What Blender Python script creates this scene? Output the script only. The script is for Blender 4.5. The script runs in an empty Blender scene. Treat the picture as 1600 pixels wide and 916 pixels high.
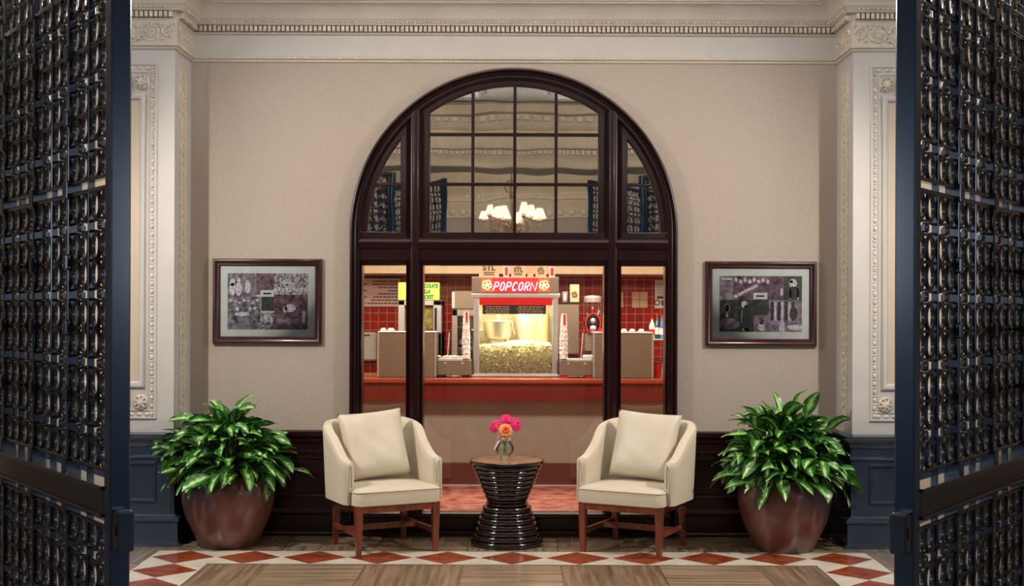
import bpy, bmesh, math, random
from mathutils import Vector, Matrix
random.seed(7)
sc = bpy.context.scene
R = math.radians; PI = math.pi; sin = math.sin; cos = math.cos
# ------------------------------------------------------------------ camera
H = 1.6; F = 1950.0
cam = bpy.data.cameras.new('camera'); camo = bpy.data.objects.new('camera', cam)
sc.collection.objects.link(camo); sc.camera = camo
camo.location = (.035, 0, H); camo.rotation_euler = (R(90), R(-.2), 0)
cam.sensor_width = 36; cam.lens = F/1600*36; cam.shift_x = -10/1600; cam.shift_y = 32/1600
cam.clip_start = .05; cam.clip_end = 100
# ------------------------------------------------------------------ world, view, lights
w = bpy.data.worlds.new('daylight'); sc.world = w; w.use_nodes = True
bg = w.node_tree.nodes['Background']; bg.inputs[0].default_value = (.34, .56, 1, 1); bg.inputs[1].default_value = .28
sc.view_settings.view_transform = 'Standard'; sc.view_settings.look = 'None'
sc.view_settings.gamma = 1; sc.view_settings.use_curve_mapping = False
sc.view_settings.exposure = 0
def light(name, kind, loc, power, col, aim=None, size=.1, size_y=None, angle=None, blend=.4):
    l = bpy.data.lights.new(name, kind); l.energy = power; l.color = col
    o = bpy.data.objects.new(name, l); sc.collection.objects.link(o); o.location = loc
    if kind == 'AREA':
        l.shape = 'RECTANGLE'; l.size = size; l.size_y = size_y or size
    else:
        l.shadow_soft_size = size
    if kind == 'SPOT':
        l.spot_size = R(angle); l.spot_blend = blend
    if aim is not None:
        o.rotation_euler = (Vector(aim)-Vector(loc)).to_track_quat('-Z', 'Y').to_euler()
    return o
for s in (-1, 1):
    light('ceiling_spot', 'SPOT', (s*2.9, 6.7, 3.0), 300, (1, .90, .80), (-s*.35, 8.8, .15), .035, angle=124, blend=.95)
    light('ceiling_fill', 'SPOT', (s*1.6, 4.35, 3.15), 75, (1, .95, .90), (s*1.2, 6.0, 4.2), .04, angle=150, blend=.8)  # added fill, no real fitting: brightens the ceiling seen in the mirrors
    light('side_fill', 'AREA', (s*4.6, 7.0, 3.9), 42, (1, .94, .86), (s*4.4, 9.0, 1.8), 1.8, .5)  # added fill for the outer walls, so gaps in the gates show bright
light('nook_fill', 'AREA', (0, 7.2, 3.9), 18, (1, .86, .72), (0, 7.6, 0), 4.0, .5)  # unseen fill panel added for the space in front of the window
light('shop_light', 'AREA', (0, 12.0, 2.6), 108, (1, .84, .66), (0, 12.3, 0), 3.6, .7)
light('shop_front_fill', 'AREA', (0, 9.9, 2.55), 60, (1, .86, .72), (0, 11.8, .9), 3.4, .3)  # added front fill for popcorn, counter and shop floor, not a shop fitting
light('lobby_window_light', 'AREA', (-5.6, .5, 2.4), 42, (.68, .83, 1), (0, 7.5, 1.4), 1.1, 1.3)
light('lobby_window_light', 'AREA', (5.6, .5, 2.4), 42, (.68, .83, 1), (0, 7.5, 1.4), 1.1, 1.3)
light('far_wall_fill', 'AREA', (0, -1.6, 4.2), 130, (1, .84, .66), (0, -5.2, 2.6), 4.0, 1.5)  # invented fill panel that lifts the dark far wall in the mirrors
light('header_fill', 'AREA', (0, 8.2, 3.80), 60, (1, .92, .84), (0, 3.9, 4.4), 4.2, .12)  # added fill above the frame, brightens the header for its reflection
# ------------------------------------------------------------------ materials
def mat(name, col, rough=.5, metal=0, spec=.5, coat=0, noise=None, bump=None, emit=None, alt=None, stretch=None, trans=0, sheen=0):
    m = bpy.data.materials.new(name); m.use_nodes = True; nt = m.node_tree; b = nt.nodes['Principled BSDF']
    b.inputs['Base Color'].default_value = (*col, 1); b.inputs['Roughness'].default_value = rough
    b.inputs['Metallic'].default_value = metal; b.inputs['Specular IOR Level'].default_value = spec
    b.inputs['Coat Weight'].default_value = coat; b.inputs['Coat Roughness'].default_value = .12
    b.inputs['Transmission Weight'].default_value = trans; b.inputs['Sheen Weight'].default_value = sheen
    if emit: b.inputs['Emission Color'].default_value = (*emit[0], 1); b.inputs['Emission Strength'].default_value = emit[1]
    tc = nt.nodes.new('ShaderNodeTexCoord'); src = tc.outputs['Object']
    if stretch:
        mp = nt.nodes.new('ShaderNodeMapping'); mp.inputs['Scale'].default_value = stretch
        nt.links.new(src, mp.inputs[0]); src = mp.outputs[0]
    nz = nt.nodes.new('ShaderNodeTexNoise'); nt.links.new(src, nz.inputs[0])
    nz.inputs['Scale'].default_value = noise[0] if noise else 12; nz.inputs['Detail'].default_value = 5
    amt = noise[1] if noise else .05
    cr = nt.nodes.new('ShaderNodeValToRGB'); nt.links.new(nz.outputs[0], cr.inputs[0])
    a = alt or tuple(c*(1-amt) for c in col)
    cr.color_ramp.elements[0].color = (*a, 1); cr.color_ramp.elements[0].position = .35
    cr.color_ramp.elements[1].color = (*(col if alt else tuple(min(1, c*(1+amt)) for c in col)), 1); cr.color_ramp.elements[1].position = .65
    nt.links.new(cr.outputs[0], b.inputs['Base Color'])
    if bump:
        n2 = nt.nodes.new('ShaderNodeTexNoise'); n2.inputs['Scale'].default_value = bump[0]; n2.inputs['Detail'].default_value = 4
        nt.links.new(src, n2.inputs[0])
        bp = nt.nodes.new('ShaderNodeBump'); bp.inputs['Strength'].default_value = bump[1]; bp.inputs['Distance'].default_value = .01
        nt.links.new(n2.outputs[0], bp.inputs['Height']); nt.links.new(bp.outputs[0], b.inputs['Normal'])
    return m
M = {}
M['wallpaper'] = mat('tan wallpaper', (.355, .298, .25), .75, noise=(45, .035), bump=(60, .25))
M['cream'] = mat('cream plaster', (.50, .455, .39), .5, noise=(5, .04), bump=(40, .1))
M['cream_grey'] = mat('pale grey plaster', (.46, .44, .415), .5, noise=(5, .03))
M['cream_panel'] = mat('warm cream panel paint', (.52, .43, .32), .5, noise=(4, .04))
M['ornament'] = mat('aged ivory ornament', (.54, .48, .39), .55, noise=(60, .25))
M['mahogany'] = mat('dark mahogany', (.012, .0022, .0024), .30, spec=.3, coat=.2, noise=(3, .35), stretch=(1, 1, .15), bump=(10, .03))
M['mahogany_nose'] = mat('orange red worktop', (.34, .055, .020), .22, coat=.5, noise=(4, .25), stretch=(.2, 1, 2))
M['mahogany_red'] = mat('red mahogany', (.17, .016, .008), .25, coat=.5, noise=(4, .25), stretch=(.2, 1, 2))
M['pier_wood'] = mat('polished dark wainscot', (.022, .034, .060), .22, coat=.6, noise=(3, .3), stretch=(1, 1, .2))
M['chair_wood'] = mat('reddish brown chair wood', (.19, .050, .022), .28, coat=.4, noise=(10, .35), stretch=(3, 3, .3))
M['upholstery'] = mat('cream upholstery', (.66, .59, .46), .55, noise=(200, .04), bump=(260, .12), sheen=.2)
M['pillow'] = mat('cream pillow leather', (.66, .59, .47), .45, noise=(8, .04), bump=(6, .10))
M['iron'] = mat('black cast iron', (.007, .009, .012), .24, metal=0, spec=.8, coat=.4)
M['gate_blue'] = mat('navy gloss paint', (.004, .020, .044), .24, spec=.6, coat=.4)
M['gate_dark'] = mat('dark navy paint', (.003, .008, .015), .24, spec=.6, coat=.4)
M['pot'] = mat('glazed brown pot', (.125, .048, .036), .36, spec=.5, coat=.22, noise=(4, .2), bump=(5, .08))
M['soil'] = mat('potting soil', (.03, .02, .012), .9, noise=(40, .5))
M['table'] = mat('black lacquer', (.013, .008, .008), .16, coat=.8, noise=(5, .3))
M['tabletop'] = mat('mottled tan table top', (.50, .38, .22), .12, noise=(30, .5), coat=.6)
M['steel'] = mat('brushed steel', (.55, .50, .44), .32, metal=.85, noise=(30, .1), stretch=(1, 1, 12))
M['steel_matt'] = mat('dull steel panel', (.27, .205, .15), .4, metal=.35, noise=(30, .12), stretch=(12, 1, .6))
M['aluminium'] = mat('pale aluminium', (.62, .62, .62), .35, metal=.6)
M['white'] = mat('white enamel', (.75, .73, .70), .4)
M['paper'] = mat('kraft paper', (.72, .50, .30), .7)
M['ink'] = mat('dark ink', (.03, .025, .02), .6)
M['red'] = mat('bright red print', (.65, .012, .02), .4)
M['red_trim'] = mat('glowing red enamel', (.45, .008, .010), .25, emit=((1, .03, .02), .25))  # faint emission added to the enamel, which is no lamp
M['black'] = mat('black plastic', (.012, .010, .010), .35)
M['cup'] = mat('white paper cup', (.80, .77, .72), .5)
M['corn'] = mat('popcorn', (.92, .80, .36), .6, noise=(50, .3), alt=(.95, .90, .66))
M['kraft_red'] = mat('menu board print', (.80, .60, .58), .5)
M['text_red'] = mat('faded red lettering', (.20, .03, .04), .5)
M['green_sign'] = mat('lit yellow green sign', (.45, .75, .10), .4, emit=((.50, .90, .12), .6))
M['green_ink'] = mat('green lettering', (.0, .10, .05), .5)
M['neon_pink'] = mat('pink neon tube', (1, .5, .8), .4, emit=((1, .50, .78), 3.2))
M['neon_white'] = mat('warm white neon tube', (1, .8, .5), .4, emit=((1, .66, .30), 3.0))
M['sign_red'] = mat('lit red sign face', (.8, .02, .02), .35, emit=((1, .012, .012), .75))
M['mat_board'] = mat('off white mount board', (.56, .59, .57), .6)
M['frame_wood'] = mat('mahogany picture frame', (.030, .006, .006), .25, coat=.4, noise=(6, .3))
M['leaf_green'] = mat('leaf stalk green', (.09, .22, .03), .45)
M['petal_pink'] = mat('magenta petals', (.80, .010, .16), .5, noise=(60, .2))
M['petal_orange'] = mat('peach orange petals', (.95, .36, .10), .5, noise=(60, .2))
M['petal_red'] = mat('red orange inner petals', (.75, .08, .02), .5)
M['flower_eye'] = mat('dark flower centre', (.10, .008, .010), .6)
M['ribbon'] = mat('pale pink ribbon', (.80, .60, .62), .4)
M['shade'] = mat('glowing lampshade', (.9, .8, .65), .6, emit=((1, .80, .60), 1.6))
M['gilt'] = mat('pale gilt metal', (.70, .50, .30), .3, metal=.7)
M['ceiling'] = mat('white ceiling plaster', (.78, .78, .78), .6)
M['counter_panel'] = mat('grey counter front', (.36, .33, .28), .22, coat=.3, noise=(6, .04))
M['shop_tan'] = mat('tan shop paint', (.66, .50, .33), .55)
M['bottle_dark'] = mat('dark bottle glass', (.02, .05, .06), .1, coat=.5)
M['bottle_blue'] = mat('blue label', (.06, .16, .42), .4)
M['frozen_yellow'] = mat('yellow frozen drink', (.40, .33, .05), .4, noise=(18, .6), alt=(.10, .09, .03))
M['latch'] = mat('dark steel lock', (.05, .06, .07), .2, metal=.6)

def glass_mat(name, tint, k=1.0, rough=0.0):
    m = bpy.data.materials.new(name); m.use_nodes = True; nt = m.node_tree; nt.nodes.clear()
    o = nt.nodes.new('ShaderNodeOutputMaterial'); mx = nt.nodes.new('ShaderNodeMixShader')
    t = nt.nodes.new('ShaderNodeBsdfTransparent'); t.inputs[0].default_value = (*tint, 1)
    g = nt.nodes.new('ShaderNodeBsdfGlossy'); g.inputs['Roughness'].default_value = rough
    fr = nt.nodes.new('ShaderNodeFresnel'); fr.inputs[0].default_value = 1.5
    ma = nt.nodes.new('ShaderNodeMath'); ma.operation = 'MULTIPLY'; ma.inputs[1].default_value = k
    nt.links.new(fr.outputs[0], ma.inputs[0]); nt.links.new(ma.outputs[0], mx.inputs[0])
    nt.links.new(t.outputs[0], mx.inputs[1]); nt.links.new(g.outputs[0], mx.inputs[2]); nt.links.new(mx.outputs[0], o.inputs[0])
    return m
M['glass'] = glass_mat('clear window glass', (.95, .96, .95), 2.2)
M['vase_glass'] = glass_mat('clear vase glass', (.985, .99, .985), .75)
M['water'] = glass_mat('vase water', (.96, .98, .96), .6)
def mirror_mat():
    m = mat('wavy mirror glass', (.80, .79, .76), .015, metal=1)
    nt = m.node_tree; b = nt.nodes['Principled BSDF']
    n = nt.nodes.new('ShaderNodeTexNoise'); n.inputs['Scale'].default_value = 2.2; n.inputs['Detail'].default_value = 1
    tc = nt.nodes.new('ShaderNodeTexCoord'); nt.links.new(tc.outputs['Object'], n.inputs[0])
    bp = nt.nodes.new('ShaderNodeBump'); bp.inputs['Strength'].default_value = .35; bp.inputs['Distance'].default_value = .004
    nt.links.new(n.outputs[0], bp.inputs['Height']); nt.links.new(bp.outputs[0], b.inputs['Normal'])
    return m
M['mirror'] = mirror_mat()
def leaf_mat():
    m = bpy.data.materials.new('variegated leaf'); m.use_nodes = True; nt = m.node_tree; b = nt.nodes['Principled BSDF']
    uv = nt.nodes.new('ShaderNodeTexCoord'); sp = nt.nodes.new('ShaderNodeSeparateXYZ'); nt.links.new(uv.outputs['UV'], sp.inputs[0])
    nz = nt.nodes.new('ShaderNodeTexNoise'); nz.inputs['Scale'].default_value = 30; nz.inputs['Detail'].default_value = 4
    nt.links.new(uv.outputs['Object'], nz.inputs[0])
    ab = nt.nodes.new('ShaderNodeMath'); ab.operation = 'SUBTRACT'; ab.inputs[0].default_value = .95
    nt.links.new(sp.outputs[1], ab.inputs[1])
    mu = nt.nodes.new('ShaderNodeMath'); mu.operation = 'MULTIPLY'; nt.links.new(ab.outputs[0], mu.inputs[0]); nt.links.new(nz.outputs[0], mu.inputs[1])
    cr = nt.nodes.new('ShaderNodeValToRGB'); nt.links.new(mu.outputs[0], cr.inputs[0])
    e = cr.color_ramp.elements; e[0].position = .16; e[0].color = (.022, .12, .014, 1); e[1].position = .42; e[1].color = (.42, .60, .24, 1)
    x = e.new(.30); x.color = (.07, .27, .035, 1)
    nt.links.new(cr.outputs[0], b.inputs['Base Color'])
    b.inputs['Roughness'].default_value = .32; b.inputs['Coat Weight'].default_value = .3
    return m
M['leaf'] = leaf_mat()
def floor_mat():
    m = mat('brown vein cut marble', (.25, .18, .115), .17, coat=.15); nt = m.node_tree; b = nt.nodes['Principled BSDF']
    tc = nt.nodes.new('ShaderNodeTexCoord')
    def streak(sc_, c0, c1):
        mp = nt.nodes.new('ShaderNodeMapping'); mp.inputs['Scale'].default_value = sc_; nt.links.new(tc.outputs['Object'], mp.inputs[0])
        n = nt.nodes.new('ShaderNodeTexNoise'); n.inputs['Scale'].default_value = 3; n.inputs['Detail'].default_value = 6; nt.links.new(mp.outputs[0], n.inputs[0])
        c = nt.nodes.new('ShaderNodeValToRGB'); nt.links.new(n.outputs[0], c.inputs[0])
        c.color_ramp.elements[0].position = .32; c.color_ramp.elements[0].color = (*c0, 1)
        c.color_ramp.elements[1].position = .68; c.color_ramp.elements[1].color = (*c1, 1); return c
    a = streak((.5, 9, 1), (.19, .13, .082), (.50, .375, .26)); c = streak((9, .5, 1), (.17, .115, .072), (.42, .31, .21))
    ck = nt.nodes.new('ShaderNodeTexChecker'); ck.inputs['Scale'].default_value = 1/.62
    mp = nt.nodes.new('ShaderNodeMapping'); mp.inputs['Location'].default_value = (.31, .13, .5); nt.links.new(tc.outputs['Object'], mp.inputs[0])
    nt.links.new(mp.outputs[0], ck.inputs['Vector'])
    mx = nt.nodes.new('ShaderNodeMix'); mx.data_type = 'RGBA'; nt.links.new(ck.outputs['Fac'], mx.inputs[0])
    nt.links.new(a.outputs[0], mx.inputs[6]); nt.links.new(c.outputs[0], mx.inputs[7])
    br = nt.nodes.new('ShaderNodeTexBrick'); br.offset = 0; br.inputs['Scale'].default_value = 1; br.inputs['Brick Width'].default_value = .62
    br.inputs['Row Height'].default_value = .62; br.inputs['Mortar Size'].default_value = .003; nt.links.new(mp.outputs[0], br.inputs[0])
    br.inputs['Color1'].default_value = (1, 1, 1, 1); br.inputs['Color2'].default_value = (.72, .72, .72, 1); br.inputs['Mortar'].default_value = (.35, .3, .25, 1)
    m2 = nt.nodes.new('ShaderNodeMix'); m2.data_type = 'RGBA'; m2.blend_type = 'MULTIPLY'; m2.inputs[0].default_value = 1
    nt.links.new(mx.outputs[2], m2.inputs[6]); nt.links.new(br.outputs[0], m2.inputs[7]); nt.links.new(m2.outputs[2], b.inputs['Base Color'])
    return m
M['floor'] = floor_mat()
M['white_marble'] = mat('ivory marble', (.78, .72, .61), .16, coat=.3, noise=(6, .10))
M['red_marble'] = mat('red veined marble', (.42, .10, .035), .14, coat=.3, noise=(9, .5), alt=(.20, .032, .012), stretch=(1, 2.2, 1))
M['terrazzo'] = mat('red mottled terrazzo', (.60, .26, .20), .4, noise=(9, .5), alt=(.26, .035, .028))
def tile_mat(name, c1, c2, mortar, size, rough=.15):
    m = mat(name, c1, rough, coat=.4); nt = m.node_tree; b = nt.nodes['Principled BSDF']
    tc = nt.nodes.new('ShaderNodeTexCoord'); mp = nt.nodes.new('ShaderNodeMapping'); mp.inputs['Rotation'].default_value = (R(-90), 0, 0)
    nt.links.new(tc.outputs['Object'], mp.inputs[0])
    br = nt.nodes.new('ShaderNodeTexBrick'); br.offset = 0; br.inputs['Scale'].default_value = 1
    br.inputs['Brick Width'].default_value = size; br.inputs['Row Height'].default_value = size; br.inputs['Mortar Size'].default_value = size*.035
    br.inputs['Color1'].default_value = (*c1, 1); br.inputs['Color2'].default_value = (*c2, 1); br.inputs['Mortar'].default_value = (*mortar, 1)
    nt.links.new(mp.outputs[0], br.inputs[0]); nt.links.new(br.outputs[0], b.inputs['Base Color']); return m
M['red_tile'] = tile_mat('red glazed tile', (.42, .018, .018), (.30, .010, .012), (.55, .30, .20), .1)
M['steel_drum'] = mat('polished steel drum', (.75, .68, .52), .25, metal=.7)
for i, (c0, c1, s_) in enumerate([((.02, .02, .03), (.30, .28, .32), 40), ((.03, .015, .025), (.22, .12, .17), 30), ((.015, .015, .02), (.55, .52, .58), 60), ((.10, .08, .11), (.34, .27, .33), 25), ((.01, .015, .01), (.05, .06, .04), 30)]):
    M['photo%d' % i] = mat('old photograph print', c1, .35, noise=(s_, .5), alt=c0)
M['fig_pale'] = mat('pale photograph tone', (.55, .50, .55), .4, noise=(70, .4))
M['fig_dark'] = mat('dark photograph tone', (.015, .012, .02), .4)

# ------------------------------------------------------------------ mesh builder
def PX(px, Y): return (px-810)*Y/F + .035
def PZ(py, Y): return H + (490-py)*Y/F
class MB:
    def __init__(s): s.v = []; s.f = []; s.m = []; s.uv = {}
    def add(s, vs, fs, mi=0):
        b = len(s.v); s.v += [tuple(v) for v in vs]; s.f += [tuple(i+b for i in f) for f in fs]; s.m += [mi]*len(fs); return s
    def box(s, x0, x1, y0, y1, z0, z1, mi=0, c=0.0):
        if c <= 0:
            vs = [(x, y, z) for z in (z0, z1) for y in (y0, y1) for x in (x0, x1)]
            return s.add(vs, [(0, 2, 3, 1), (4, 5, 7, 6), (0, 1, 5, 4), (2, 6, 7, 3), (0, 4, 6, 2), (1, 3, 7, 5)], mi)
        c = min(c, (x1-x0)*.45, (y1-y0)*.45, (z1-z0)*.45)
        idx = {}; vs = []
        for a, X in enumerate((x0, x1)):
            for b, Y in enumerate((y0, y1)):
                for d, Z in enumerate((z0, z1)):
                    sx, sy, sz = (1-2*a), (1-2*b), (1-2*d)
                    for k, p in enumerate(((X, Y+sy*c, Z+sz*c), (X+sx*c, Y, Z+sz*c), (X+sx*c, Y+sy*c, Z))):
                        idx[a, b, d, k] = len(vs); vs.append(p)
        fs = []
        for a in (0, 1): fs.append([idx[a, b, d, 0] for b, d in ((0, 0), (1, 0), (1, 1), (0, 1))])
        for b in (0, 1): fs.append([idx[a, b, d, 1] for a, d in ((0, 0), (1, 0), (1, 1), (0, 1))])
        for d in (0, 1): fs.append([idx[a, b, d, 2] for a, b in ((0, 0), (1, 0), (1, 1), (0, 1))])
        for b in (0, 1):
            for d in (0, 1): fs.append([idx[0, b, d, 1], idx[1, b, d, 1], idx[1, b, d, 2], idx[0, b, d, 2]])
        for a in (0, 1):
            for d in (0, 1): fs.append([idx[a, 0, d, 0], idx[a, 1, d, 0], idx[a, 1, d, 2], idx[a, 0, d, 2]])
        for a in (0, 1):
            for b in (0, 1): fs.append([idx[a, b, 0, 0], idx[a, b, 1, 0], idx[a, b, 1, 1], idx[a, b, 0, 1]])
        for a in (0, 1):
            for b in (0, 1):
                for d in (0, 1): fs.append([idx[a, b, d, k] for k in range(3)])
        return s.add(vs, fs, mi)
    def lathe(s, prof, c=(0, 0, 0), n=32, mi=0, axis='z', ang=2*PI):
        vs = []; m = len(prof); full = abs(ang-2*PI) < 1e-6; nn = n if full else n+1
        for i in range(nn):
            a = ang*i/n
            for r, z in prof:
                p = (r*cos(a), r*sin(a), z)
                if axis == 'y': p = (p[0], -p[2], p[1])
                if axis == 'x': p = (p[2], p[0], p[1])
                vs.append((c[0]+p[0], c[1]+p[1], c[2]+p[2]))
        fs = [(i*m+j, ((i+1) % nn)*m+j, ((i+1) % nn)*m+j+1, i*m+j+1) for i in range(n) for j in range(m-1)]
        return s.add(vs, fs, mi)
    def tube(s, pts, r, n=6, mi=0, closed=False, flat=1.0, cap=True):
        pts = [Vector(p) for p in pts]; m = len(pts); vs = []
        up = None
        for i, p in enumerate(pts):
            if closed: t = pts[(i+1) % m]-pts[i-1]
            else: t = pts[min(i+1, m-1)]-pts[max(i-1, 0)]
            t = t.normalized() if t.length > 1e-9 else Vector((0, 0, 1))
            if flat != 1.0: u = Vector((0, 1, 0))
            else:
                if up is None: up = Vector((0, 0, 1)) if abs(t.z) < .9 else Vector((1, 0, 0))
                u = (up - t*up.dot(t)); u = u.normalized() if u.length > 1e-6 else t.orthogonal().normalized(); up = u
            v = t.cross(u).normalized(); rr = r[i] if isinstance(r, (list, tuple)) else r
            for k in range(n):
                a = 2*PI*k/n; vs.append(p + u*(rr*flat*cos(a)) + v*(rr*sin(a)))
        e = m if closed else m-1
        fs = [(i*n+k, i*n+(k+1) % n, ((i+1) % m)*n+(k+1) % n, ((i+1) % m)*n+k) for i in range(e) for k in range(n)]
        if cap and not closed: fs += [tuple(range(n)), tuple((m-1)*n+k for k in range(n))]
        return s.add(vs, fs, mi)
    def sweep(s, path, prof, f=None, closed=False, mi=0, caps=False):
        f = f or (lambda a, b, h: (a, b, h)); P = [Vector(p) for p in path]; m = len(P); vs = []
        for i, p in enumerate(P):
            d0 = (p-P[i-1]).normalized() if (closed or i > 0) else None
            d1 = (P[(i+1) % m]-p).normalized() if (closed or i < m-1) else None
            d0 = d0 or d1; d1 = d1 or d0
            n0 = Vector((d0.y, -d0.x)); n1 = Vector((d1.y, -d1.x)); nn = (n0+n1)
            nn = nn.normalized() if nn.length > 1e-6 else n0
            k = 1/max(.2, nn.dot(n0))
            for o, h in prof: q = p+nn*(o*k); vs.append(f(q.x, q.y, h))
        q = len(prof); e = m if closed else m-1
        fs = [(i*q+j, ((i+1) % m)*q+j, ((i+1) % m)*q+j+1, i*q+j+1) for i in range(e) for j in range(q-1)]
        if caps: fs += [tuple(range(q)), tuple((m-1)*q+j for j in range(q))]
        return s.add(vs, fs, mi)
    def prism(s, poly, h0, h1, f=None, mi=0):
        f = f or (lambda a, b, h: (a, b, h)); n = len(poly)
        vs = [f(a, b, h0) for a, b in poly]+[f(a, b, h1) for a, b in poly]
        return s.add(vs, [tuple(range(n)), tuple(range(2*n-1, n-1, -1))]+[(i, (i+1) % n, n+(i+1) % n, n+i) for i in range(n)], mi)
    def ball(s, c, r, mi=0, n=8, m=6, jitter=0):
        rx, ry, rz = r if isinstance(r, (tuple, list)) else (r, r, r); vs = []
        for j in range(m+1):
            for i in range(n):
                a = 2*PI*i/n; b = PI*j/m; q = 1+random.uniform(-jitter, jitter)
                vs.append((c[0]+rx*q*sin(b)*cos(a), c[1]+ry*q*sin(b)*sin(a), c[2]+rz*q*cos(b)))
        return s.add(vs, [(j*n+i, j*n+(i+1) % n, (j+1)*n+(i+1) % n, (j+1)*n+i) for j in range(m) for i in range(n)], mi)
    def xf(s, mtx):
        s.v = [tuple(mtx @ Vector(v)) for v in s.v]; return s
    def mesh(s, name, mats, smooth=False, weld=True):
        me = bpy.data.meshes.new(name); me.from_pydata(s.v, [], s.f)
        for m in (mats if isinstance(mats, list) else [mats]): me.materials.append(M[m] if isinstance(m, str) else m)
        for p, i in zip(me.polygons, s.m): p.material_index = i
        if s.uv:
            l = me.uv_layers.new(name='uv')
            for lp in me.loops: l.data[lp.index].uv = s.uv.get(lp.vertex_index, (0, 0))
        bm = bmesh.new(); bm.from_mesh(me)
        if weld: bmesh.ops.remove_doubles(bm, verts=bm.verts, dist=1e-5)
        bmesh.ops.recalc_face_normals(bm, faces=bm.faces)
        bm.to_mesh(me); bm.free()
        if smooth:
            for p in me.polygons: p.use_smooth = True
            if smooth != 'all':
                try: me.set_sharp_from_angle(angle=R(38))
                except Exception: pass
        return me
    def build(s, name, mats, parent=None, smooth=False, loc=None, weld=True):
        return link(name, s.mesh(name, mats, smooth, weld), parent, loc)
def link(name, me, parent=None, loc=None):
    o = bpy.data.objects.new(name, me); sc.collection.objects.link(o)
    if parent is not None: o.parent = parent
    if loc is not None: o.location = loc
    return o
def thing(name, label, cat, loc=(0, 0, 0), rz=0, group=None):
    o = bpy.data.objects.new(name, None); sc.collection.objects.link(o); o.empty_display_size = .05
    o.location = loc; o.rotation_euler = (0, 0, rz); o['label'] = label; o['category'] = cat
    if group: o['group'] = group
    return o
def tag(o, label, cat, group=None):
    o['label'] = label; o['category'] = cat
    if group: o['group'] = group
    return o
def struct(o, label=None):
    o['kind'] = 'structure'
    if label: o['label'] = label
    return o
def copy_tree(o, parent=None):
    c = o.copy(); sc.collection.objects.link(c)
    if parent is not None: c.parent = parent
    for ch in list(kids.get(o.name, [])) or [x for x in bpy.data.objects if x.parent == o]: copy_tree(ch, c)
    return c
kids = {}
def text_mesh(name, body, size, mt, parent=None, loc=(0, 0, 0), rz=0, shear=0, ext=.001, align='CENTER', bold=0, space=1.0, sx=1.0):
    cu = bpy.data.curves.new('t', 'FONT'); cu.body = body; cu.size = size; cu.shear = shear; cu.extrude = ext; cu.align_x = align
    cu.align_y = 'CENTER'; cu.offset = bold; cu.space_character = space; cu.resolution_u = 3
    t = bpy.data.objects.new('t', cu); sc.collection.objects.link(t)
    dg = bpy.context.evaluated_depsgraph_get(); me = bpy.data.meshes.new_from_object(t.evaluated_get(dg)); bpy.data.objects.remove(t)
    me.transform(Matrix.Rotation(R(90), 4, 'X') @ Matrix.Diagonal((sx, 1, 1, 1))); me.materials.clear(); me.materials.append(M[mt]); me.name = name
    o = link(name, me, parent, loc); o.rotation_euler = (0, 0, rz); return o

# ================================================================== STRUCTURE
YW = 9.0; YP = 8.57; PXI = 2.33; PXO = 3.19
ZC = 2.186; RA = 1.177; RG = 1.052
# floors
b = MB(); b.add([(-8, -6, 0), (8, -6, 0), (8, 9.0, 0), (-8, 9.0, 0)], [(0, 1, 2, 3)])
struct(b.build('floor', 'floor'))
b = MB(); d = .43; zb = .0012
y1, y0, x0, x1 = 8.37, 7.94, 1.935, 2.365
b.add([(-x1, y0, zb), (x1, y0, zb), (x1, y1, zb), (-x1, y1, zb)], [(0, 1, 2, 3)])
for s in (-1, 1): b.add([(s*x0, .6, zb), (s*x1, .6, zb), (s*x1, y0, zb), (s*x0, y0, zb)], [(0, 1, 2, 3)])
def dia(cx, cy):
    h = d/2*.965; z = zb+.0008
    b.add([(cx-h, cy, z), (cx, cy-h, z), (cx+h, cy, z), (cx, cy+h, z)], [(0, 1, 2, 3)], 1)
for k in range(-5, 6): dia(k*d, 8.155)
for s in (-1, 1):
    for k in range(1, 17): dia(s*5*d, 8.155-k*d)
for (xa, xb, ya, yb) in ((-x1, x1, y1, y1+.006), (-x0, x0, y0-.006, y0)):
    b.add([(xa, ya, zb), (xb, ya, zb), (xb, yb, zb), (xa, yb, zb)], [(0, 1, 2, 3)], 2)
for s in (-1, 1):
    for xx in (x0, x1): b.add([(s*xx-.003, .6, zb+.0002), (s*xx+.003, .6, zb+.0002), (s*xx+.003, y0, zb+.0002), (s*xx-.003, y0, zb+.0002)], [(0, 1, 2, 3)], 2)
struct(b.build('floor_border', ['white_marble', 'red_marble', 'soil']), 'marble border of red diamonds on ivory in the brown floor')
b = MB(); b.add([(-3, 9.0, .001), (3, 9.0, .001), (3, 14.7, .001), (-3, 14.7, .001)], [(0, 1, 2, 3)])
struct(b.build('floor_shop', 'terrazzo'))
b = MB()
for i in range(14): b.box(-2.8+i*.4, -2.8+i*.4+.394, 11.57, 11.72, .001, .006)
struct(b.build('trim_1', 'white_marble'))
# back wall with arched opening, two faces
def arch_wall(name, Y, ztop, xw, m, out):
    b = MB(); f = lambda a, c: (a, Y, c); n = 48; r = RA-.03
    xs = [-r*cos(PI*i/n) for i in range(n+1)]; zs = [ZC+r*sin(PI*i/n) for i in range(n+1)]
    vs = [f(x, z) for x, z in zip(xs, zs)]+[f(x, ztop) for x in xs]
    b.add(vs, [(i, i+1, n+2+i, n+1+i) for i in range(n)])
    for s in (-1, 1): b.add([f(s*r, 0), f(s*xw, 0), f(s*xw, ztop), f(s*r, ztop), f(s*r, ZC)], [(0, 1, 2, 3, 4)])
    return struct(b.build(name, m))
arch_wall('wall_back', YW, 4.0, 7.0, 'wallpaper', -1)
arch_wall('wall_shop_front', YW+.16, 2.7, 3.0, 'shop_tan', 1)
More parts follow.
